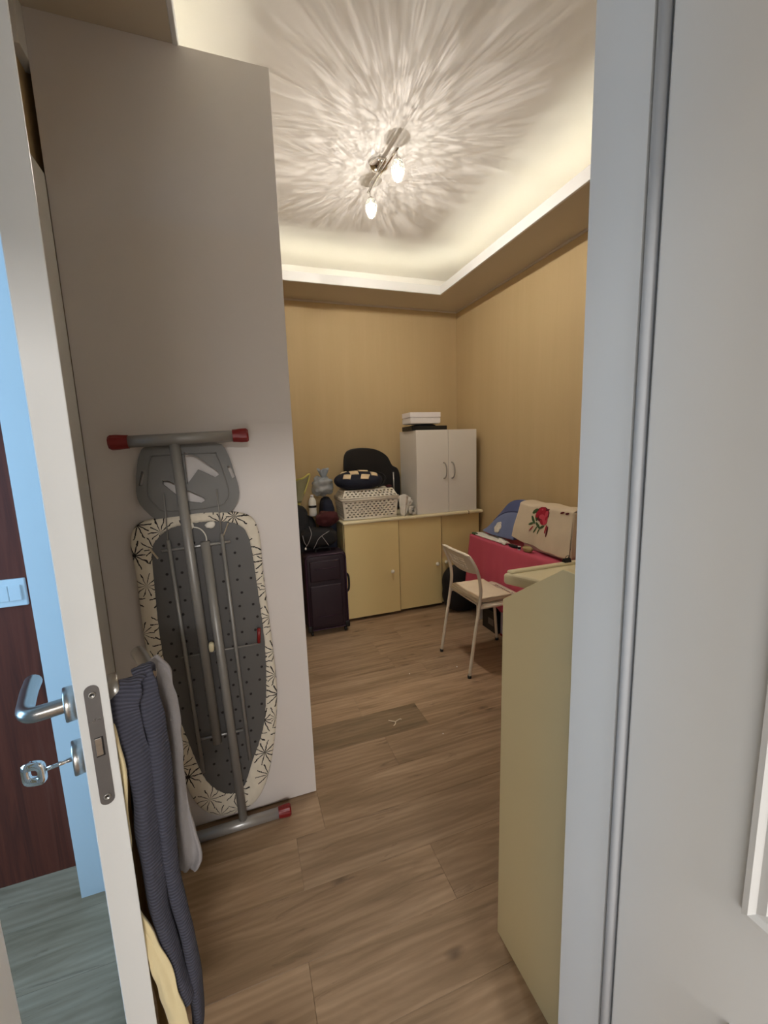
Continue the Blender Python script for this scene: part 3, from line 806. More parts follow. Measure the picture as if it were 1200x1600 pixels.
# ================================================================ CLOTHES ON THE DOOR LEVER
def strip(name, pts, wid, y, m, label, cat, thick=0.006, waves=2, amp=0.006, group=None, hump=0.0, twist=0.0):
    """a hanging band: centre line (x,z), widths, soft folds; given UV so the ribs follow the length"""
    P = curve_pts([(q_[0], y+(q_[2] if len(q_) > 2 else 0), q_[1]) for q_ in pts], 10)
    n = len(P); nu = 14
    bm = bmesh.new(); uvl = bm.loops.layers.uv.new('UVMap'); G = []
    s = 0.0
    for i, p in enumerate(P):
        f = i/(n-1); fi = f*(len(wid)-1); a = int(min(fi, len(wid)-2)); wd_ = wid[a]+(wid[a+1]-wid[a])*(fi-a)
        if i: s += (P[i]-P[i-1]).length
        t = (P[min(i+1, n-1)]-P[max(i-1, 0)]).normalized()
        side = Vector((1, twist*math.sin(f*5), 0)); side = (side - t*side.dot(t)).normalized()
        back = -(t.cross(side))
        rowv = []
        for j in range(nu+1):
            u = j/nu-0.5
            dep = hump*(u*2)**2 + amp*math.sin(waves*2*math.pi*u + 2.2*math.sin(f*4+y*20)) + 0.003*noise.noise(Vector((u*3, f*9, y*33)))
            jit = 0.004*noise.noise(Vector((f*14, y*50, 2.0 if u > 0 else 9.0)))*abs(u)*2
            rowv.append((bm.verts.new(p + side*(u*wd_+jit) + back*dep), (u, s)))
        G.append(rowv)
    for i in range(n-1):
        for j in range(nu):
            q = (G[i][j], G[i][j+1], G[i+1][j+1], G[i+1][j])
            fc = bm.faces.new([k[0] for k in q])
            for lo, k in zip(fc.loops, q): lo[uvl].uv = k[1]
    me = bpy.data.meshes.new(name); bm.to_mesh(me); bm.free()
    o = link(name, me, m, None, True)
    md = o.modifiers.new('thickness', 'SOLIDIFY'); md.thickness = thick; md.offset = 0
    return o
# slate knit cardigan: two folded bands over the lever, the darker body hanging behind
g = thing('knit_cardigan', 'slate grey ribbed cardigan draped over the lever of the white door', 'cardigan', (0, 0, 0))
for nm, pts, wid, y, m, kw in (
    ('front_band', [(-0.186, 0.99, 0.050), (-0.186, 1.042, 0.040), (-0.190, 1.052, 0.020), (-0.193, 1.036, 0.004), (-0.196, 1.000), (-0.187, 0.930), (-0.184, 0.860), (-0.188, 0.790), (-0.188, 0.700), (-0.186, 0.620), (-0.176, 0.540), (-0.166, 0.465), (-0.160, 0.44)], [0.036, 0.040, 0.040, 0.038, 0.034, 0.031, 0.028, 0.026, 0.022, 0.018, 0.014], 0.694, MAT['knit'], dict(waves=0.7, amp=0.006, thick=0.009, hump=0.010)),
    ('front_band', [(-0.172, 1.0, 0.055), (-0.172, 1.052, 0.044), (-0.172, 1.062, 0.022), (-0.168, 1.045, 0.006), (-0.165, 1.005), (-0.160, 0.950), (-0.161, 0.880), (-0.164, 0.800), (-0.166, 0.720), (-0.164, 0.640), (-0.155, 0.560), (-0.152, 0.48), (-0.150, 0.40), (-0.156, 0.335)], [0.024, 0.026, 0.026, 0.026, 0.026, 0.025, 0.023, 0.022, 0.021, 0.020, 0.019, 0.018, 0.010], 0.708, MAT['knit'], dict(waves=0.6, amp=0.006, thick=0.009, hump=0.010)),
    ('body', [(-0.186, 1.030), (-0.186, 0.90), (-0.190, 0.78), (-0.188, 0.66), (-0.178, 0.56), (-0.168, 0.47), (-0.164, 0.42)], [0.05, 0.05, 0.052, 0.05, 0.04, 0.030, 0.02], 0.745, MAT['knit_dark'], dict(waves=2, amp=0.006, thick=0.006)),
    ('tie', [(-0.212, 0.50), (-0.214, 0.44), (-0.205, 0.40), (-0.196, 0.385), (-0.176, 0.40), (-0.164, 0.44), (-0.163, 0.50)], [0.012, 0.010, 0.010, 0.012, 0.010, 0.008], 0.755, MAT['knit_dark'], dict(waves=1, amp=0.002, thick=0.004))):
    o = strip(nm, pts, wid, y, m, None, None, **kw); o.parent = g
pg = strip('felt_scarf', [(-0.174, 1.044), (-0.158, 1.010), (-0.150, 0.950), (-0.150, 0.88), (-0.152, 0.800), (-0.152, 0.730), (-0.148, 0.665), (-0.147, 0.620), (-0.150, 0.605)], [0.030, 0.032, 0.026, 0.022, 0.020, 0.022, 0.034, 0.034, 0.016], 0.786, MAT['pale_grey'], None, None, waves=1, amp=0.005, thick=0.006)
tag(pg, 'pale grey felt scarf hanging behind the slate cardigan', 'scarf')
cb = strip('dressing_gown_belt', [(-0.212, 1.000), (-0.207, 0.930), (-0.214, 0.840), (-0.220, 0.760), (-0.222, 0.680), (-0.203, 0.610), (-0.189, 0.540), (-0.180, 0.470), (-0.172, 0.390), (-0.164, 0.300), (-0.157, 0.20)], [0.008, 0.010, 0.016, 0.018, 0.018, 0.021, 0.025, 0.027, 0.029, 0.031, 0.031], 0.680, MAT['belt_cream'], None, None, waves=0.5, amp=0.003, thick=0.005)
tag(cb, 'long cream satin belt hanging beside the slate cardigan', 'belt')
ob_ = strip('trousers', [(-0.208, 0.985), (-0.213, 0.86), (-0.218, 0.74), (-0.216, 0.60), (-0.212, 0.45), (-0.208, 0.30), (-0.206, 0.16)], [0.012, 0.024, 0.034, 0.038, 0.044, 0.05, 0.05], 0.772, MAT['belt_olive'], None, None, waves=1.5, amp=0.006, thick=0.006)
tag(ob_, 'olive tan cotton trousers hanging close to the white door', 'trousers')

# ================================================================ CEILING LAMP
lamp = thing('ceiling_lamp', 'chrome ceiling lamp with a slanting bar and two crackled glass shades', 'lamp', (0.826, 2.285, ZC))
lathe('canopy', [(0.054, 0.0), (0.054, -0.010), (0.050, -0.018), (0.040, -0.026), (0.022, -0.033), (0.004, -0.035)], MAT['chrome'], lamp, 40)
tube('stem', [(0, 0, -0.034), (0, 0, -0.047)], 0.006, MAT['chrome'], lamp, 12)
B0, B1 = Vector((-0.007, 0.174, -0.047)), Vector((0.023, -0.212, -0.047))
tube('bar', [B0, B1], 0.0075, MAT['chrome'], lamp, 14)
for off in (0.016,):
    tube('side_bar', [B0.lerp(B1, 0.2)+Vector((-off, 0, 0.006)), B0.lerp(B1, 0.72)+Vector((-off, 0, 0.006))], 0.004, MAT['chrome'], lamp, 10)
def streak_light(loc, seed, upward):
    d = bpy.data.lights.new('halogen_glow', 'POINT'); d.energy = 54.0 if upward else 48.0; d.color = (1.0, 0.93, 0.85); d.shadow_soft_size = 0.0 if upward else 0.011
    d.use_nodes = True; nt = d.node_tree; em = nt.nodes['Emission']
    tc = nt.nodes.new('ShaderNodeTexCoord'); sp_ = nt.nodes.new('ShaderNodeSeparateXYZ'); nt.links.new(tc.outputs['Normal'], sp_.inputs[0])
    def mth(op, a, b=None):
        m_ = nt.nodes.new('ShaderNodeMath'); m_.operation = op
        for i, x in enumerate((a, b)):
            if x is None: continue
            if isinstance(x, (int, float)): m_.inputs[i].default_value = x
            else: nt.links.new(x, m_.inputs[i])
        return m_.outputs[0]
    ang = mth('ARCTAN2', sp_.outputs[1], sp_.outputs[0])
    cb_ = nt.nodes.new('ShaderNodeCombineXYZ')
    nt.links.new(mth('MULTIPLY', mth('COSINE', ang), 19.0), cb_.inputs[0]); nt.links.new(mth('MULTIPLY', mth('SINE', ang), 19.0), cb_.inputs[1]); nt.links.new(mth('MULTIPLY', sp_.outputs[2], 4.0), cb_.inputs[2])
    nz = nt.nodes.new('ShaderNodeTexNoise'); nz.inputs['Scale'].default_value = 2.1; nz.inputs['Detail'].default_value = 5.0; nz.inputs['Roughness'].default_value = 0.62; nz.noise_dimensions = '4D'; nz.inputs['W'].default_value = seed
    nt.links.new(cb_.outputs[0], nz.inputs['Vector'])
    mr = nt.nodes.new('ShaderNodeMapRange'); mr.inputs['From Min'].default_value = 0.40; mr.inputs['From Max'].default_value = 0.62; mr.inputs['To Min'].default_value = 0.15; mr.inputs['To Max'].default_value = 1.75
    nt.links.new(nz.outputs['Fac'], mr.inputs['Value'])
    # the metal holder shields the ceiling above; the cut glass spreads streaks upwards only
    zp = mth('MAXIMUM', sp_.outputs[2], 0.0)
    up = mth('DIVIDE', 1.0, mth('ADD', 1.0, mth('POWER', mth('DIVIDE', zp, 0.225), 2.5)))
    gate = nt.nodes.new('ShaderNodeMapRange'); gate.interpolation_type = 'SMOOTHSTEP'
    gate.inputs['From Min'].default_value = 0.02; gate.inputs['From Max'].default_value = 0.16; gate.inputs['To Min'].default_value = 0.0; gate.inputs['To Max'].default_value = 1.0
    nt.links.new(sp_.outputs[2], gate.inputs['Value'])
    # the same bulb as two emitters: sharp sparkle upwards, soft glow downwards
    fade = nt.nodes.new('ShaderNodeMapRange'); fade.interpolation_type = 'SMOOTHSTEP'
    fade.inputs['From Min'].default_value = 0.08; fade.inputs['From Max'].default_value = 0.26; fade.inputs['To Min'].default_value = 0.25; fade.inputs['To Max'].default_value = 0.72
    nt.links.new(sp_.outputs[2], fade.inputs['Value'])
    streak = mth('ADD', 0.92, mth('MULTIPLY', mth('SUBTRACT', mr.outputs[0], 0.92), fade.outputs[0]))
    if upward: nt.links.new(mth('MULTIPLY', mth('MULTIPLY', streak, up), gate.outputs[0]), em.inputs['Strength'])
    else: nt.links.new(mth('MULTIPLY', up, mth('SUBTRACT', 1.0, gate.outputs[0])), em.inputs['Strength'])
    o = bpy.data.objects.new('halogen_glow', d); COL.objects.link(o); o.parent = lamp; o.location = loc
    return o
for i, f in enumerate((0.055, 0.945)):
    p = B0.lerp(B1, f)
    tube('arm', [p+Vector((0, 0, -0.004)), p+Vector((0.004, -0.004, -0.038))], 0.0042, MAT['chrome'], lamp, 10)
    c = p+Vector((0.005, -0.005, -0.034))
    lathe('shade_holder', [(0.007, 0.0), (0.016, -0.006), (0.017, -0.016), (0.012, -0.022)], MAT['chrome'], lamp, 20, 'Z', tuple(c))
    # crackled glass shade: knobbly lathe
    prof = [(0.014, -0.014), (0.024, -0.020), (0.030, -0.034), (0.0325, -0.052), (0.031, -0.070), (0.026, -0.084), (0.0225, -0.092), (0.0225, -0.100), (0.014, -0.105)]
    V, Fc = [], []; n = 36
    for r, h in prof:
        for k in range(n):
            a = 2*math.pi*k/n
            q = Vector((r*math.cos(a), r*math.sin(a), h)); q2 = q*(1+0.05*noise.noise(q*140+Vector((i*9, 0, 0))))
            V.append((q2.x+c.x, q2.y+c.y, h+c.z))
    for j in range(len(prof)-1):
        for k in range(n): Fc.append((j*n+k, j*n+(k+1) % n, (j+1)*n+(k+1) % n, (j+1)*n+k))
    sh = obj('glass_shade', V, Fc, MAT['crystal'], lamp, False); sh['label'] = 'glowing crackled glass shade'
    blob('bulb', (c.x, c.y, c.z-0.032), (0.004, 0.004, 0.010), MAT['filament'], sh, 2, 0, nu=12, nv=8)
    streak_light((c.x, c.y, c.z-0.050), 3.1+i*5, True); streak_light((c.x, c.y, c.z-0.052), 3.1+i*5, False)

# ================================================================ LOW CREAM CABINET (back wall)
CT = 0.830
lc = thing('low_cabinet', 'low cream cabinet with three sliding doors and a rounded worktop', 'cabinet', (1.37, 3.38, 0))
LX, LY = -1.37, -3.38
def lcb(*a, **k):
    o = box(*a, **k); o.location = (LX, LY, 0); return o
lcb('body', 0.752, 1.992, 3.20, 3.60, 0.03, CT-0.027, MAT['cream'], lc)
lcb('plinth', 0.78, 1.97, 3.22, 3.58, 0.0, 0.03, MAT['black_plastic'], lc)
for x0, x1, y0, kx, kz in ((0.752, 1.211, 3.150, 1.141, 0.382), (1.211, 1.610, 3.168, 1.560, 0.389), (1.606, 1.992, 3.186, 1.653, 0.393)):
    dr = lcb('sliding_door', x0, x1, y0, y0+0.014, 0.026, CT-0.026, MAT['cream'], lc, bev=0.0012, seg=2)
    if x1 < 1.9: box('edge_strip', x1-0.004, x1, y0-0.0008, y0+0.01, 0.026, CT-0.026, MAT['edge_brown'], dr)
    lathe('knob', [(0.006, 0.0), (0.006, -0.008), (0.014, -0.012), (0.0165, -0.020), (0.012, -0.027), (0.003, -0.029)], MAT['knob'], dr, 20, 'Y', (kx, y0, kz))
o = lcb('worktop', 0.738, 2.006, 3.136, 3.61, CT-0.026, CT, MAT['cream_edge'], lc, bev=0.011, seg=4)
lcb('edge_joint', 1.858, 1.8615, 3.1345, 3.16, CT-0.0262, CT+0.0006, MAT['hole_dark'], lc)

# ================================================================ WHITE TWO-DOOR CABINET on the worktop
uc = thing('wall_cabinet', 'white two-door cabinet with bow handles standing on the worktop', 'cabinet', (1.675, 3.35, CT))
def ucb(*a, **k):
    o = box(*a, **k); o.location = (-1.675, -3.35, -CT); return o
ucb('body', 1.392, 1.956, 3.188, 3.53, CT, 1.524, MAT['white_lam'], uc, bev=0.001, seg=1)
for x0, x1, hx in ((1.392, 1.6825, 1.646), (1.6855, 1.956, 1.722)):
    dr = ucb('door', x0, x1, 3.170, 3.1875, CT+0.001, 1.526, MAT['white_lam'], uc, bev=0.0015, seg=2)
    tube('handle', curve_pts([(hx-0.006, 3.171, 1.120), (hx+0.001, 3.150, 1.128), (hx+0.008, 3.144, 1.158), (hx+0.009, 3.143, 1.190), (hx+0.006, 3.145, 1.222), (hx-0.002, 3.152, 1.247), (hx-0.006, 3.171, 1.254)], 4), 0.0058, MAT['steel'], dr, 10)

# boxes on top of it
tr = thing('document_tray', 'flat black tray on top of the white cabinet', 'tray', (1.54, 3.33, 1.5265))
box('base', -0.160, 0.160, -0.11, 0.11, 0, 0.006, MAT['black_plastic'], tr, 0.002)
for b in ((-0.160, 0.160, -0.11, -0.104), (-0.160, 0.160, 0.104, 0.11), (-0.160, -0.154, -0.11, 0.11), (0.154, 0.160, -0.11, 0.11)):
    box('rim', *b, 0.004, 0.036, MAT['black_plastic'], tr, 0.0015)
nb = blob('cloth_bundle', (1.525, 3.33, 1.556), (0.115, 0.085, 0.0235), MAT['navy'], None, 3.0, 0.12, 14, 36, 14, seed=4)
tag(nb, 'navy cloth wad in the black tray under the white boxes', 'cloth')
for i, (x0, x1, z0) in enumerate(((1.368, 1.640, 1.5805), (1.366, 1.643, 1.6265))):
    bx = thing('card_box', ('lower' if i == 0 else 'upper') + ' flat white card box of the pair above the white cabinet', 'box', ((x0+x1)/2, 3.31, z0), 0.0, 'flat white boxes on the white cabinet')
    w_ = (x1-x0)/2
    box('tray', -w_+0.006, w_-0.006, -0.084, 0.084, 0, 0.032, MAT['paper'], bx, 0.001)
    box('lid', -w_, w_, -0.09, 0.09, 0.005, 0.0455, MAT['paper'], bx, 0.0015)

# ================================================================ BLACK BACKREST behind the basket
bo = smooth_loop([(0.868, 0.85), (0.868, 1.05), (0.866, 1.24), (0.880, 1.345), (0.930, 1.388), (1.038, 1.399), (1.164, 1.380), (1.262, 1.322), (1.310, 1.238), (1.362, 1.204), (1.384, 1.12), (1.380, 0.95), (1.372, 0.85), (1.20, 0.836), (1.0, 0.836)], 4)
bs = thing('chair_shell', 'black rounded chair shell standing on the worktop behind the basket', 'chair shell', (1.1, 3.49, CT+0.001))
o = prism('shell', bo, 'Y', 3.520, 3.555, MAT['black_plastic'], bs, 0.010, seg=3); o.location = (-1.1, -3.49, -CT-0.001)
o = tube('rod', [(1.312, 3.508, 0.90), (1.312, 3.508, 1.175)], 0.007, MAT['steel'], bs, 10); o.location = (-1.1, -3.49, -CT-0.001)
o = prism('seat_pad', smooth_loop([(0.90, 0.85), (0.90, 0.92), (1.1, 0.95), (1.33, 0.92), (1.33, 0.85)], 4), 'Y', 3.503, 3.522, MAT['black'], bs, 0.004); o.location = (-1.1, -3.49, -CT-0.001)

# ================================================================ WHITE WOVEN BASKET
bk = thing('lidded_basket', 'white woven plastic basket with a lid on the worktop', 'basket', (0.985, 3.31, CT+0.0006))
BX0, BX1, BY0, BY1, BH, LH = -0.228, 0.235, -0.135, 0.135, 0.158, 0.235
def lattice(name, f, w_, h_, nx, nz, parent, border=2):
    """woven wall: staggered slots cut in a grid, f(u,v)->xyz"""
    def skip(i, j):
        if i < border or i >= nx-border or j < border or j >= nz-border: return False
        a, b = i-border, j-border
        if b % 2 == 1: return False
        return ((a + (2 if (b//2) % 2 else 0)) % 4) in (0, 1)
    return sheet(name, f, nx, nz, MAT['basket'], parent, 0.006, False, skip)
tp = 0.93   # taper to the floor
def wall(p0, p1, nm, nx):
    def f(u, v):
        k = tp+(1-tp)*v
        x = p0[0]+(p1[0]-p0[0])*u; y = p0[1]+(p1[1]-p0[1])*u
        return (x*k, y*k, 0.004+v*BH)
    lattice(nm, f, 0, 0, nx, 17, bk)
wall((BX0, BY0), (BX1, BY0), 'front_wall', 52); wall((BX1, BY0), (BX1, BY1), 'side_wall', 32); wall((BX1, BY1), (BX0, BY1), 'back_wall', 52); wall((BX0, BY1), (BX0, BY0), 'side_wall', 32)
box('base', BX0*tp, BX1*tp, BY0*tp, BY1*tp, 0, 0.008, MAT['basket'], bk, 0.002)
fr = [(BX0-0.004, BY0-0.004, BH+0.004), (BX1+0.004, BY0-0.004, BH+0.004), (BX1+0.004, BY1+0.004, BH+0.004), (BX0-0.004, BY1+0.004, BH+0.004), (BX0-0.004, BY0-0.004, BH+0.004)]
tube('rim', fr, 0.008, MAT['basket'], bk, 8)
tube('rim', [(a*tp, b*tp, 0.008) for a, b, c in fr], 0.007, MAT['basket'], bk, 8)
lid = bpy.data.objects.new('lid', None); COL.objects.link(lid); lid.parent = bk
def lidwall(p0, p1, q0, q1, nx):
    def f(u, v):
        a = Vector(p0).lerp(Vector(p1), u); b = Vector(q0).lerp(Vector(q1), u); c = a.lerp(b, v)
        return (c.x, c.y, BH+0.016+v*(LH-BH-0.016))
    return lattice('lid_wall', f, 0, 0, nx, 7, bk, 1)
q = 0.86
A_ = [(BX0, BY0), (BX1, BY0), (BX1, BY1), (BX0, BY1)]
bpy.data.objects.remove(lid)
for i in range(4):
    p0, p1 = A_[i], A_[(i+1) % 4]
    lidwall(p0, p1, (p0[0]*q, p0[1]*0.72), (p1[0]*q, p1[1]*0.72), 52 if i % 2 == 0 else 30)
box('lid_top', BX0*q, BX1*q, BY0*0.72, BY1*0.72, LH-0.004, LH+0.003, MAT['basket'], bk, 0.002)
tube('lid_rim', [(a, b, BH+0.018) for a, b, c in fr], 0.0065, MAT['basket'], bk, 8)

# folded dark bag with tan patches lying on the basket
fb = thing('folded_bag', 'folded dark bag with tan harlequin patches lying on the basket lid', 'bag', (0.925, 3.30, CT+LH+0.026))
fb.rotation_euler = (0.22, 0, 0)
FBZ = 0.112
bag = blob('body', (0, 0, 0.050), (0.205, 0.125, 0.070), MAT['navy'], fb, 2.3, 0.06, 9, 48, 20, seed=2, flat_bottom=0.0)
def patch(cx, cy, pts, nm='patch', m=None):
    # follows the bag's rounded top
    def zt(x, y):
        k = max(0.0, 1-abs(x/0.205)**2.3-abs(y/0.125)**2.3)
        return 0.053+0.070*k**(1/2.3)
    bm = bmesh.new(); n = 7
    G = []
    for j in range(n+1):
        for i in range(n+1):
            u, v = i/n, j/n
            a = Vector(pts[0]).lerp(Vector(pts[1]), u); b = Vector(pts[3]).lerp(Vector(pts[2]), u); c = a.lerp(b, v)
            G.append(bm.verts.new((c.x, c.y, zt(c.x, c.y))))
    for j in range(n):
        for i in range(n): bm.faces.new((G[j*(n+1)+i], G[j*(n+1)+i+1], G[(j+1)*(n+1)+i+1], G[(j+1)*(n+1)+i]))
    o = bmobj(nm, bm, m or MAT['tan_card'], fb, True)
    md = o.modifiers.new('t', 'SOLIDIFY'); md.thickness = 0.004; md.offset = 0
for pts in (((-0.150, -0.075), (-0.095, -0.100), (-0.075, -0.055), (-0.130, -0.030)), ((-0.080, -0.050), (-0.015, -0.060), (-0.005, 0.02), (-0.075, 0.03)), ((0.005, 0.01), (0.080, 0.0), (0.090, 0.06), (0.01, 0.07)), ((-0.015, -0.108), (0.050, -0.112), (0.075, -0.070), (0.005, -0.062)), ((0.085, -0.075), (0.140, -0.070), (0.150, -0.015), (0.095, -0.01)), ((-0.15, 0.01), (-0.09, 0.035), (-0.095, 0.075), (-0.13, 0.06))):
    patch(0, 0, pts)
tube('strap', curve_pts([(0.13, -0.118, 0.02), (0.165, -0.125, 0.04), (0.196, -0.10, 0.075), (0.198, -0.05, 0.10), (0.15, 0.0, 0.112)], 5), 0.006, MAT['black'], fb, 8)
# bits on the basket lid
sc = blob('fabric_scrap', (1.165, 3.235, CT+0.2505), (0.030, 0.020, 0.014), MAT['maroon'], None, 2, 0.4, 40, 18, 12, seed=3)
tag(sc, 'small dark red fabric scrap on the basket lid beside the folded bag', 'fabric')

# crumpled white paper bag with a rolled end beside the basket
cw = thing('paper_bag', 'crumpled white paper bag between the basket and the white cabinet', 'bag', (1.312, 3.225, CT))
for i, (a0, a1, h, dx) in enumerate(((-1.2, 0.2, 0.185, -0.01), (-0.6, 0.7, 0.165, 0.01), (-0.2, 1.0, 0.15, 0.03))):
    def f(u, v, a0=a0, a1=a1, h=h, dx=dx, i=i):
        x = -0.055+dx+u*0.10*(0.4+0.75*v) ; 
        y = -0.05+0.045*i+0.02*math.sin(u*9+i)+0.012*noise.noise(Vector((u*5, v*5, i*3.0)))
        z = v*h*(1-0.35*abs(u-0.4+0.1*i))+0.001
        return (x-0.02*v, y, z)
    sheet('fold', f, 14, 14, MAT['white_cloth'], cw, 0.004)
ru = []
for k in range(40):
    a = k*0.42; r = 0.010+0.0006*k
    ru.append((0.034+r*math.cos(a)*0.95, r*math.sin(a)*1.15+0.040))
def froll(u, v):
    i = min(int(u*39), 38); t = u*39-i
    a, b = ru[i], ru[i+1]
    return (a[0]+(b[0]-a[0])*t+0.008*v, -0.075+0.09*v, max(0.002, a[1]+(b[1]-a[1])*t-0.0))
sheet('rolled_end', froll, 78, 4, MAT['white_cloth'], cw, 0.003)

# ================================================================ SUITCASE AND THE HEAP BEHIND IT
su = thing('suitcase', 'dark purple upright fabric suitcase beside the low cream cabinet', 'suitcase', (0.565, 3.075, 0))
box('shell', -0.158, 0.160, -0.075, 0.115, 0.035, 0.632, MAT['purple'], su, 0.032, 5, True)
box('front_pocket', -0.132, 0.112, -0.094, -0.070, 0.075, 0.40, MAT['purple'], su, 0.012, 4, True)
box('front_pocket', -0.125, 0.106, -0.090, -0.070, 0.425, 0.585, MAT['purple'], su, 0.010, 4, True)
def rrect(x0, x1, z0, z1, r, y, n=5):
    P = []
    for cx, cz, a0 in ((x1-r, z1-r, 0), (x0+r, z1-r, 90), (x0+r, z0+r, 180), (x1-r, z0+r, 270)):
        for k in range(n+1):
            a = math.radians(a0+90*k/n); P.append((cx+r*math.cos(a), y, cz+r*math.sin(a)))
    return P+[P[0]]
tube('piping', rrect(-0.150, 0.152, 0.045, 0.624, 0.04, -0.0715), 0.0045, MAT['purple_trim'], su, 6)
tube('piping', rrect(-0.150, 0.152, 0.045, 0.624, 0.04, 0.110), 0.0045, MAT['purple_trim'], su, 6)
for z in (0.525, 0.155): tube('zip', [(-0.09, -0.093, z), (0.075, -0.093, z)], 0.0028, MAT['purple_trim'], su, 6)
tube('zip', [(0.160, 0.02, 0.10), (0.1615, 0.02, 0.56)], 0.003, MAT['steel_dark'], su, 6)
tube('side_handle', curve_pts([(0.160, -0.03, 0.30), (0.178, -0.03, 0.33), (0.178, -0.03, 0.42), (0.160, -0.03, 0.45)], 5), 0.008, MAT['black'], su, 8)
tube('top_handle', curve_pts([(-0.055, 0.02, 0.630), (-0.045, 0.02, 0.655), (0.045, 0.02, 0.655), (0.055, 0.02, 0.630)], 5), 0.008, MAT['black'], su, 8)
for x in (-0.13, 0.13):
    for y in (-0.055, 0.095):
        lathe('wheel', [(0.008, -0.010), (0.019, -0.008), (0.019, 0.008), (0.008, 0.010)], MAT['black_plastic'], su, 16, 'X', (x, y, 0.0185))
box('corner_guard', -0.161, -0.125, -0.080, -0.045, 0.033, 0.085, MAT['black_plastic'], su, 0.010, 3, True)
box('corner_guard', 0.125, 0.163, -0.080, -0.045, 0.033, 0.085, MAT['black_plastic'], su, 0.010, 3, True)

hd = blob('holdall', (0.478, 3.485, 0.43), (0.120, 0.125, 0.43), MAT['black'], None, 4.0, 0.05, 7, 48, 30, seed=5, flat_bottom=0.001)
tag(hd, 'tall black holdall standing behind the purple suitcase', 'bag')
sb = blob('shoulder_bag', (0.432, 3.278, 0.49), (0.082, 0.068, 0.49), MAT['black'], None, 3.5, 0.08, 8, 36, 30, seed=9, flat_bottom=0.001)
tag(sb, 'slim black bag standing upright between suitcase and black holdall', 'bag')
rk = thing('rucksack', 'black rucksack with pale cords lying on the purple suitcase', 'rucksack', (0.54, 3.12, 0.664))
blob('body', (0, 0, 0.075), (0.14, 0.088, 0.075), MAT['black'], rk, 2.8, 0.16, 9, 40, 24, seed=6, flat_bottom=0.0)
for pts in (((-0.11, -0.075, 0.02), (-0.09, -0.10, 0.06), (-0.065, -0.09, 0.12), (-0.075, -0.07, 0.175)), ((-0.055, -0.085, 0.005), (-0.035, -0.098, 0.045), (-0.02, -0.10, 0.075), (0.01, -0.095, 0.10), (0.07, -0.085, 0.13)), ((0.01, -0.095, 0.10), (0.035, -0.098, 0.06), (0.06, -0.09, 0.02)), ((-0.10, -0.07, 0.03), (-0.118, -0.078, 0.06), (-0.125, -0.06, 0.11))):
    tube('cord', curve_pts(pts, 5), 0.0022, MAT['pale_grey'], rk, 6)
blob('cord_toggle', (-0.112, -0.083, 0.012), (0.007, 0.007, 0.010), MAT['paper'], rk, 2, 0, nu=10, nv=8)
mb = blob('knit_jumper', (0.618, 3.130, 0.872), (0.090, 0.078, 0.062), MAT['maroon'], None, 2.2, 0.30, 12, 40, 24, seed=7)
tag(mb, 'crumpled maroon knit jumper on top of the black rucksack', 'jumper')
nv_ = blob('tote_bag', (0.672, 3.395, 0.50), (0.062, 0.125, 0.50), MAT['navy'], None, 4.0, 0.06, 10, 36, 30, seed=8, flat_bottom=0.001)
tag(nv_, 'tall navy tote bag wedged between the black holdall and the cream cabinet', 'bag')
wb = thing('water_bottle', 'whitish plastic bottle with a black band in the heap', 'bottle', (0.556, 3.400, 0.858))
lathe('body', [(0.024, 0.0), (0.031, 0.006), (0.032, 0.04), (0.030, 0.052), (0.032, 0.064), (0.031, 0.12), (0.022, 0.145), (0.012, 0.158)], MAT['white_cloth'], wb, 24)
lathe('band', [(0.0325, 0.072), (0.0332, 0.074), (0.0332, 0.088), (0.0325, 0.09)], MAT['black_plastic'], wb, 24)
lathe('cap', [(0.013, 0.156), (0.013, 0.172), (0.010, 0.175)], MAT['paper'], wb, 16)
pb = thing('plastic_bag', 'knotted translucent bluish plastic bag on top of the heap', 'bag', (0.652, 3.42, 1.018))
blob('body', (0, 0, 0.080), (0.088, 0.09, 0.080), MAT['clear_bag'], pb, 2.6, 0.36, 16, 44, 28, seed=11)
blob('contents', (0.01, 0.0, 0.052), (0.055, 0.055, 0.036), MAT['linen'], pb, 2.3, 0.3, 14, 24, 16, seed=12)
def fk(u, v):
    a = u*2*math.pi
    r = 0.014+0.030*v+0.009*math.sin(a*5)*v
    return (r*math.cos(a)+0.012, r*math.sin(a), 0.140+0.075*v+0.012*math.sin(a*3)*v)
sheet('knot_tail', fk, 36, 6, MAT['clear_bag'], pb, 0.002)
# pale yellow plastic dustpan standing in the heap
dp = thing('dustpan', 'pale yellow plastic dustpan tilted up at the top of the heap', 'dustpan', (0.448, 3.43, 0.955))
def fdp(u, v):
    x = (u-0.5)*(0.045+0.085*v); z = 0.02+0.17*v+0.05*u*v; y = -0.012+0.045*(2*u-1)**2*v
    return (x+0.045*v, y, z)
sheet('pan', fdp, 12, 12, MAT['grey_green'], dp, 0.005)
tube('rim', curve_pts([fdp(0.0, 0.55), fdp(0.0, 1.0), fdp(0.5, 1.0), fdp(1.0, 1.0), fdp(1.0, 0.3)], 6), 0.0075, MAT['yellow_plastic'], dp, 8)
tube('handle', curve_pts([(0.0, 0.0, 0.05), (0.004, 0.004, 0.01), (0.008, 0.004, -0.06)], 5), [0.012]*10+[0.008], MAT['yellow_plastic'], dp, 10)

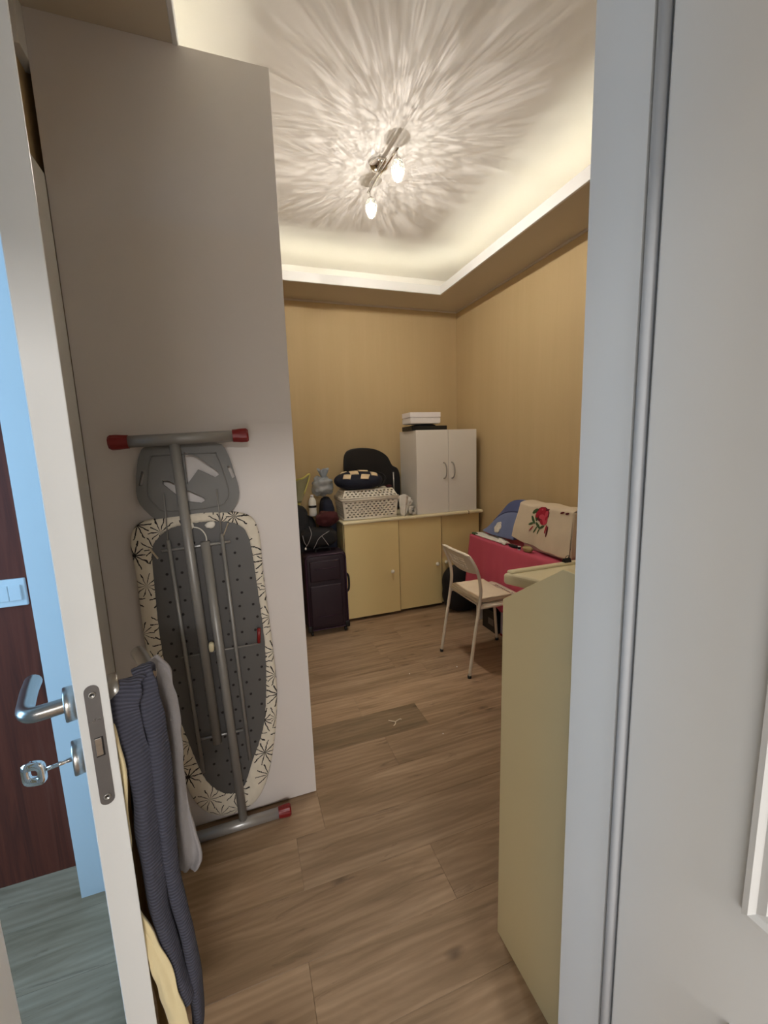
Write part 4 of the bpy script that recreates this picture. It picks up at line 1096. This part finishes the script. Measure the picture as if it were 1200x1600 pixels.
# ================================================================ TABLE WITH PINK CLOTH
TX0, TX1, TY0, TY1, TZ = 1.715, 2.015, 1.35, 2.845, 0.690
tb_ = thing('side_table', 'narrow table against the wall under the pink cloth', 'table', (1.865, 2.1, 0))
def tbx(*a, **k):
    o = box(*a, **k); o.location = (-1.865, -2.1, 0); return o
tbx('tabletop', TX0, TX1, TY0, TY1, TZ-0.022, TZ, MAT['white_lam'], tb_, bev=0.002)
for x in (TX0+0.02, TX1-0.06):
    for y in (TY0+0.03, TY1-0.07):
        tbx('leg', x, x+0.04, y, y+0.04, 0, TZ-0.022, MAT['white_lam'], tb_, bev=0.003)
# cloth: top + overhang on the room side and both ends, soft vertical folds
def cloth_pt(u, v):
    # u along Y, v across: 0 wall side .. 1 hem
    Wt = (TX1-TX0)+0.006; drop = 0.47; tot = Wt+drop
    s = v*tot
    y = TY0+(TY1-TY0)*u
    fold = math.sin(u*47)+0.6*math.sin(u*83+1.0)
    if s < Wt-0.012:
        return (TX1-s, y, TZ+0.0035+0.0006*math.sin(y*40)*math.sin(s*40))
    if s < Wt+0.012:
        a = (s-(Wt-0.012))/0.024*math.pi/2
        return (TX0-0.006+0.0-0.008*math.sin(a)+0.012*(1-math.sin(a)), y, TZ+0.0035-0.010*(1-math.cos(a)))
    d = (s-Wt-0.012)
    k = d/drop
    return (TX0-0.014-0.022*k-0.010*k*fold, y+ (0.045*k if u > 0.9 else 0)*((u-0.9)/0.1), TZ-0.0065-d)
tc_ = thing('tablecloth', 'pink cotton tablecloth hanging low over the table', 'tablecloth', (1.865, 2.1, TZ))
o = sheet('cloth', cloth_pt, 150, 60, MAT['pink'], tc_, 0.003); o.location = (-1.865, -2.1, -TZ)
def cloth_end(u, v):
    x = TX0-0.014+(TX1-TX0+0.014)*u
    d = v*0.45
    return (x-(1-u)*0.03*v, TY1+0.006+0.035*v+0.010*v*math.sin(u*22), TZ+0.0035-d)
o = sheet('end_flap', cloth_end, 30, 24, MAT['pink'], tc_, 0.003); o.location = (-1.865, -2.1, -TZ)

# things under the table
ub = blob('gym_bag', (1.735, 3.022, 0.20), (0.185, 0.092, 0.20), MAT['black'], None, 3.0, 0.08, 6, 40, 24, seed=14, flat_bottom=0.001)
ub.location = (0, 0, 0)
tag(ub, 'black gym bag on the floor below the end of the pink tablecloth', 'bag')
bb = thing('shoe_box', 'black box with a grey label on the floor under the table', 'box', (1.76, 2.545, 0))
box('carton', -0.055, 0.10, -0.05, 0.13, 0, 0.16, MAT['black_plastic'], bb, 0.002)
box('lid', -0.058, 0.103, -0.053, 0.133, 0.135, 0.165, MAT['black_plastic'], bb, 0.002)
box('label', -0.0566, -0.0552, -0.02, 0.05, 0.05, 0.10, MAT['steel_dark'], bb)
lb = thing('storage_box', 'pale lilac storage box with a red bottom edge under the table', 'box', (1.80, 2.31, 0))
box('carton', -0.07, 0.14, -0.30, 0.165, 0.012, 0.24, MAT['lilac'], lb, 0.002)
box('bottom_edge', -0.073, 0.143, -0.303, 0.168, 0.0, 0.016, MAT['red_plastic'], lb, 0.001)

# ================================================================ SEWING MACHINE under the rose cloth
sm = thing('sewing_machine', 'white sewing machine mostly hidden under the rose cloth', 'sewing machine', (1.875, 2.10, TZ+0.005))
box('base', -0.085, 0.085, -0.21, 0.21, 0, 0.072, MAT['white_lam'], sm, 0.012, 3, True)
box('pillar', -0.055, 0.055, -0.195, -0.085, 0.065, 0.275, MAT['white_lam'], sm, 0.015, 3, True)
box('arm', -0.050, 0.050, -0.195, 0.185, 0.205, 0.290, MAT['white_lam'], sm, 0.018, 3, True)
box('head', -0.050, 0.050, 0.115, 0.190, 0.135, 0.285, MAT['white_lam'], sm, 0.015, 3, True)
tube('needle_bar', [(0, 0.15, 0.14), (0, 0.15, 0.085)], 0.004, MAT['steel'], sm, 8)
lathe('handwheel', [(0.010, -0.020), (0.042, -0.018), (0.042, 0.0), (0.02, 0.004)], MAT['white_lam'], sm, 24, 'Y', (0, -0.197, 0.225))
box('plug_socket', -0.086, -0.070, -0.205, -0.165, 0.022, 0.046, MAT['black_plastic'], sm, 0.003)
box('vent_slot', -0.0865, -0.0845, -0.19, -0.172, 0.056, 0.062, MAT['black_plastic'], sm)
tube('cable', curve_pts([(-0.088, -0.185, 0.034), (-0.105, -0.20, 0.030), (-0.112, -0.212, 0.012), (-0.108, -0.25, 0.008), (-0.10, -0.40, 0.008)], 6), 0.0042, MAT['black_plastic'], sm, 8)

# rose cloth draped over it: room-side face, rounded top, wall-side face
RX, RZ0, RZT = 1.768, 0.705, 1.000
RY0, RY1 = 1.885, 2.368
def rose_face(y, z):
    """room-side surface of the draped cloth (x as a function of y and z)"""
    k = (RZT-z)/(RZT-RZ0)
    return RX+0.040*(1-k)-0.012*k - 0.012*k*math.sin((y-RY0)*15+0.4) - 0.006*k*math.sin((y-RY0)*37) - 0.006*noise.noise(Vector((y*9, z*9, 0)))
def fr_(u, v):
    y = RY0+(RY1-RY0)*u
    # skirt flares a little towards the hem, hem runs lower near the handwheel
    if v < 0.55:
        k = 1-v/0.55
        z0 = RZ0+0.020+0.034*u-0.018*math.sin(u*3.1)
        z = RZT-0.018-(RZT-0.018-z0)*k
        return (rose_face(y, z), y+(u-0.5)*0.06*k, z)
    if v < 0.75:
        a = (v-0.55)/0.20*math.pi
        x0 = rose_face(y, RZT-0.018)
        xm = (x0+1.955)/2; rx = (1.955-x0)/2
        return (xm-rx*math.cos(a), y, RZT-0.018+0.020*math.sin(a)+0.004*math.sin(u*14))
    k = (v-0.75)/0.25
    return (1.955+0.02*k, y, RZT-0.018-0.20*k)
rc = thing('rose_cloth', 'cream linen cloth with an embroidered red rose draped over the sewing machine', 'cloth', (1.86, 2.13, TZ))
o = sheet('linen', fr_, 60, 70, MAT['linen'], rc, 0.003); o.location = (-1.86, -2.13, -TZ)
def end_flap(u, v):
    x = rose_face(RY0, RZT-0.02-v*0.25)+(1.955-RX)*u*0.9
    return (x+0.012*math.sin(u*8)*v, RY0-0.004-0.05*v+0.02*math.sin(u*6+1)*v, RZT-0.012-v*(0.27-0.08*u))
o = sheet('side_fold', end_flap, 16, 20, MAT['linen'], rc, 0.003); o.location = (-1.86, -2.13, -TZ)
def motif(name, cy_, cz_, pts, m, lift=0.0035):
    """a flat stitched shape that follows the cloth"""
    bm = bmesh.new()
    n = len(pts)
    yy = lambda p: cy_+p[0]
    cs = bm.verts.new((rose_face(cy_, cz_)-lift-0.0015, cy_+(0), cz_))
    ring = []
    for p in pts:
        y, z = cy_-p[0], cz_+p[1]
        ring.append(bm.verts.new((rose_face(y, z)-lift, y, z)))
    for i in range(n): bm.faces.new((cs, ring[i], ring[(i+1) % n]))
    o = bmobj(name, bm, m, rc, False)
    md = o.modifiers.new('t', 'SOLIDIFY'); md.thickness = 0.0015; md.offset = 0
    o.location = (-1.86, -2.13, -TZ)
def petal(r1, r2, ang, n=12):
    out_ = []
    for k in range(n):
        a = 2*math.pi*k/n; x, y = r1*math.cos(a), r2*math.sin(a)
        out_.append((x*math.cos(ang)-y*math.sin(ang), x*math.sin(ang)+y*math.cos(ang)))
    return out_
RC, RCZ = 2.135, 0.945
for dx, dz, r1, r2, an, m in ((0, 0, 0.062, 0.048, 0.3, 'rose_dark'), (-0.012, 0.018, 0.030, 0.022, 0.9, 'rose_red'), (0.018, 0.020, 0.030, 0.018, 1.9, 'rose_red'), (0.040, 0.006, 0.024, 0.014, 1.3, 'rose_pink'), (-0.040, -0.004, 0.026, 0.016, 1.0, 'rose_red'), (0.004, -0.014, 0.030, 0.016, 0.2, 'rose_pink'), (0.030, -0.040, 0.028, 0.022, 0.6, 'rose_pink'), (0.008, -0.048, 0.022, 0.016, -0.5, 'rose_red'), (0.044, -0.020, 0.018, 0.010, 1.2, 'rose_red'), (0.0, 0.030, 0.018, 0.008, 0.3, 'rose_pink')):
    motif('rose_petal', RC-dx, RCZ+dz, petal(r1, r2, an), MAT[m], 0.0035 if m == 'rose_dark' else 0.0052)
for dx, dz, r1, r2, an, m in ((-0.068, 0.012, 0.030, 0.012, 0.6, 'leaf_green'), (-0.078, -0.045, 0.030, 0.010, 2.2, 'leaf_green'), (-0.052, -0.030, 0.022, 0.009, 1.9, 'leaf_green'), (-0.028, -0.075, 0.030, 0.010, 2.5, 'leaf_green'), (-0.092, -0.072, 0.024, 0.007, 0.4, 'leaf_green'), (0.012, -0.078, 0.024, 0.008, 0.5, 'leaf_green'), (-0.050, -0.105, 0.028, 0.005, 1.0, 'leaf_green'), (-0.085, -0.102, 0.024, 0.004, 0.9, 'rose_red'), (0.052, -0.085, 0.028, 0.006, 1.4, 'rose_red'), (0.066, -0.098, 0.034, 0.006, 1.5, 'rose_dark'), (-0.02, -0.112, 0.022, 0.004, 1.1, 'leaf_green')):
    motif('rose_leaf' if m == 'leaf_green' else 'rose_tendril', RC-dx, RCZ+dz, petal(r1, r2, an), MAT[m], 0.004)
for dx, r in ((0.02, 0.02), (0.15, 0.018), (0.19, 0.014)):
    motif('hem_sprig', RC-dx-0.02, RZT-0.022, petal(r, 0.006, 0.3), MAT['rose_dark'], 0.005)

# blue garment with white appliqué, white linen under it
bl = thing('blue_cushion', 'slate blue cushion with a white flower patch leaning beside the rose cloth', 'cushion', (1.84, 2.55, TZ))
def cush(u, v, off=0.0):
    # fan-shaped front face rising from the table, u along Y (far to near), v up
    y = 2.80-0.395*u
    top = 0.745+0.252*math.sin(min(1.0, u*1.12)*math.pi/2)
    z = TZ+0.034+(top-TZ-0.034)*v
    x = 1.785+0.085*v+0.02*math.sin(v*3.1)*-1 - 0.025*math.sin(u*3.1)*(1-v) + 0.006*noise.noise(Vector((u*4, v*4, 1)))
    return (x-off, y, z)
def full(u, v):
    if v < 0.5: return cush(u, v*2)
    p = cush(u, 2-2*v); k = math.sin((v-0.5)*2*math.pi/2)
    return (p[0]+0.05*math.sin((v-0.5)*2*math.pi)+0.02, p[1], p[2])
o = sheet('body', full, 30, 40, MAT['blue_cloth'], bl, 0.004); o.location = (-1.84, -2.55, -TZ)
def topband(u, v):
    p = cush(0.30+0.70*u, 0.72+0.28*v+0.0*u, 0.006); return p
o = sheet('top_fold', lambda u, v: cush(0.25+0.75*u, 0.70+0.30*v, 0.005), 24, 8, MAT['blue_dark'], bl, 0.005); o.location = (-1.84, -2.55, -TZ)
for k in range(6):
    a = k*math.pi/3
    cu, cv = 0.56+0.055*math.cos(a), 0.28+0.10*math.sin(a)
    def pet(u, v, cu=cu, cv=cv):
        aa = u*2*math.pi; return cush(cu+0.052*v*math.cos(aa), cv+0.085*v*math.sin(aa), 0.006)
    o = sheet('flower_petal', pet, 12, 2, MAT['white_cloth'], bl, 0.003); o.location = (-1.84, -2.55, -TZ)
def fold_sheet(nm, y0, y1, x0, x1, z, amp, seed, label):
    def f(u, v):
        x = x0+(x1-x0)*v; y = y0+(y1-y0)*u
        return (x, y, z+amp*abs(noise.noise(Vector((u*4, v*3, seed))))+0.004*math.sin(v*math.pi))
    o = sheet(nm, f, 24, 14, MAT['white_cloth'], None, 0.006)
    return tag(o, label, 'cloth')
fold_sheet('folded_towel', 2.50, 2.835, 1.712, 1.80, TZ+0.009, 0.012, 3.0, 'white folded towel on the table under the blue cushion')
def fold2(u, v):
    return (1.708+0.042*v, 2.405+0.085*u, TZ+0.012+0.024*math.sin(v*math.pi)*(0.6+0.4*u)+0.012*noise.noise(Vector((u*6, v*4, 8))))
o = sheet('napkin', fold2, 20, 10, MAT['white_cloth'], None, 0.006); tag(o, 'crumpled white napkin between the blue cushion and the rose cloth', 'napkin')
# small things along the table edge
def dark_bit(c, size, label, nm, m, cat, seed):
    o = blob(nm, c, size, m, None, 2.6, 0.25, 50, 20, 12, seed=seed); return tag(o, label, cat)
dark_bit((1.728, 2.335, TZ+0.016), (0.016, 0.050, 0.0115), 'black pouch under the hem of the rose cloth', 'pouch', MAT['black'], 'pouch', 21)
dark_bit((1.722, 2.815, TZ+0.014), (0.014, 0.035, 0.0095), 'dark green scrap of cloth at the far table corner', 'cloth_scrap', MAT['leaf_green'], 'scrap', 22)
dark_bit((1.730, 2.185, TZ+0.025), (0.022, 0.045, 0.0205), 'little wicker pincushion under the hem of the rose cloth', 'pincushion', MAT['straw'], 'pincushion', 23)
th = thing('thread_reel', 'small white and black thread reel beside the wicker pincushion', 'thread reel', (1.722, 2.262, TZ+0.005))
lathe('spool', [(0.011, 0.0), (0.011, 0.003), (0.006, 0.004), (0.006, 0.020), (0.011, 0.021), (0.011, 0.024)], MAT['paper'], th, 16)
lathe('thread', [(0.0085, 0.0045), (0.0098, 0.006), (0.0098, 0.018), (0.0085, 0.0195)], MAT['black'], th, 16)
wbd = blob('laundry_bundle', (1.905, 1.705, TZ+0.128), (0.075, 0.088, 0.115), MAT['white_cloth'], None, 2.4, 0.28, 12, 36, 24, seed=25)
tag(wbd, 'white laundry bundle on the pink cloth behind the sewing machine', 'laundry')

# ================================================================ CHAIR
ch = thing('tubular_chair', 'off-white tubular steel chair with perforated back facing the pink table', 'chair', (1.44, 2.24, 0))
def cht(nm, pts, r, n=12):
    o = tube(nm, [(a-1.44, b-2.24, c) for a, b, c in pts], r, MAT['chair_white'], ch, n); return o
YR, YL = 2.062, 2.420
for yy in (YR, YL):
    s = 1 if yy == YL else -1
    cht('rear_leg', curve_pts([(1.222, yy+s*0.004, 0.006), (1.262, yy, 0.26), (1.298, yy, 0.48), (1.298, yy, 0.58), (1.278, yy, 0.66), (1.250, yy-s*0.004, 0.718), (1.236, yy-s*0.022, 0.748)], 5), 0.0100)
    cht('front_leg', curve_pts([(1.665, yy+s*0.004, 0.006), (1.640, yy, 0.26), (1.618, yy, 0.415), (1.595, yy, 0.432), (1.50, yy, 0.432), (1.30, yy, 0.432)], 5), 0.0098)
    for x in (1.222, 1.665):
        lathe('foot', [(0.0115, 0.0), (0.0125, 0.004), (0.0115, 0.018)], MAT['black_plastic'], ch, 14, 'Z', (x-1.44, yy+s*0.004-2.24, 0))
cht('top_rail', curve_pts([(1.236, YR+0.022, 0.748), (1.226, YR+0.06, 0.756), (1.218, 2.241, 0.758), (1.226, YL-0.06, 0.756), (1.236, YL-0.022, 0.748)], 6), 0.0095)
cht('seat_bar', [(1.600, YR, 0.432), (1.600, YL, 0.432)], 0.008); cht('seat_bar', [(1.315, YR, 0.432), (1.315, YL, 0.432)], 0.008)
def perf(nm, f, nx, nz, b, hx):
    return sheet(nm, f, nx, nz, MAT['chair_white'], ch, 0.004, True, lambda i, j: (b[0] <= i < nx-b[0]) and (b[1] <= j < nz-b[1]) and i % 3 != 0 and j % 3 != 0)
def backf(u, v):
    y = YR+0.006+(YL-YR-0.012)*u
    z = 0.622+0.136*v - 0.018*(1-v)*(2*u-1)**2*-1
    x = 1.290-0.062*v-0.012*math.sin(u*math.pi)
    return (x-1.44, y-2.24, z)
perf('backrest', backf, 54, 24, (12, 5), 0)
def seatf(u, v):
    x = 1.295+0.355*u; y = YR+0.002+(YL-YR-0.004)*v
    return (x-1.44, y-2.24, 0.4445-0.010*math.sin(u*math.pi)*math.sin(v*math.pi)-0.012*max(0, u-0.9)*10)
perf('seat', seatf, 54, 54, (6, 9), 0)
# folded cream cloth on the seat
fc_ = thing('folded_blanket', 'folded cream blanket lying on the seat of the tubular chair', 'blanket', (1.42, 2.23, 0.448))
for i in range(3):
    def f(u, v, i=i):
        x = -0.135+0.235*u; y = -0.150+0.322*v-0.004*i
        edge = max(0, (0.12-v)/0.12)
        z = 0.006+0.0105*i+0.004*noise.noise(Vector((u*4, v*4, i*2.0)))
        return (x+0.006*math.sin(v*6+i), y, z+0.006)
    sheet('fold', f, 22, 26, MAT['linen'], fc_, 0.0095)

# ================================================================ CREAM DESK beside the doorway
dk = thing('writing_desk', 'tall cream desk with slant-cut side panel beside the door jamb', 'desk', (0.85, 0.70, 0))
def dkm(o): o.location = (-0.85, -0.70, 0); return o
side = [(0.506, 0.0), (0.862, 0.0), (0.852, 1.013), (0.652, 1.144), (0.506, 1.144)]
dkm(prism('side_panel', side, 'X', 0.602, 0.620, MAT['cream_desk'], dk, 0.0012, seg=1))
dkm(prism('side_panel', side, 'X', 1.282, 1.300, MAT['cream_desk'], dk, 0.0012, seg=1))
dkm(box('back_panel', 0.6201, 1.2819, 0.506, 0.516, 0.02, 1.130, MAT['cream_desk'], dk))
dkm(box('top_board', 0.6201, 1.2819, 0.506, 0.648, 1.120, 1.138, MAT['cream_desk'], dk, 0.001, 1))
dkm(box('shelf', 0.6201, 1.2819, 0.516, 0.842, 0.940, 0.958, MAT['brown_board'], dk))
dkm(box('shelf', 0.6201, 1.2819, 0.516, 0.842, 0.45, 0.468, MAT['cream_desk'], dk))
dkm(box('front_panel', 0.6201, 1.2819, 0.826, 0.844, 0.02, 0.930, MAT['cream_desk'], dk, 0.001, 1))
wt = [(0.762, 1.082), (1.290, 1.090), (1.290, 0.842), (0.868, 0.842)]
dkm(prism('flap', wt, 'Z', 0.9585, 0.996, MAT['cream_edge'], dk, 0.010, seg=3))
dkm(box('flap_rim', 0.778, 1.288, 1.056, 1.086, 0.990, 1.003, MAT['cream_edge'], dk, 0.008, 3))
bc = thing('binder_clip', 'black binder clip on the rim of the cream desk flap', 'clip', (1.005, 1.072, 1.0032))
prism('body', [(-0.008, 0), (0.008, 0), (0.0025, 0.013), (-0.0025, 0.013)], 'X', -0.013, 0.013, MAT['black_plastic'], bc)
tube('wire_arm', curve_pts([(-0.006, 0, 0.012), (-0.005, -0.004, 0.021), (0.005, -0.004, 0.021), (0.006, 0, 0.012)], 4), 0.0013, MAT['black_plastic'], bc, 6)

# ================================================================ scraps on the floor
sy_ = thing('thread_scrap', 'forked cream thread scrap on the floor near the middle of the room', 'scrap', (0.661, 1.845, 0.0))
for pts in (((0, 0, 0.002), (-0.022, 0.012, 0.004), (-0.030, 0.022, 0.002)), ((0, 0, 0.002), (0.028, 0.008, 0.004), (0.034, 0.004, 0.002)), ((0, 0, 0.002), (-0.008, -0.018, 0.003), (-0.020, -0.026, 0.002))):
    tube('strand', curve_pts(pts, 4), 0.0024, MAT['linen'], sy_, 6)
for i, (x, y, r, lab) in enumerate(((0.845, 1.672, 0.004, 'between the forked thread scrap and the cream desk'), (0.905, 2.24, 0.004, 'between the purple suitcase and the tubular chair'), (1.215, 2.20, 0.005, 'between the rear feet of the tubular chair'))):
    o = blob('paper_crumb', (x, y, r*0.6), (r, r*0.8, r*0.6), MAT['paper'], None, 2, 0.3, 300, 10, 6, seed=i)
    tag(o, 'tiny white paper crumb on the floor ' + lab, 'crumb', 'paper crumbs on the floor')
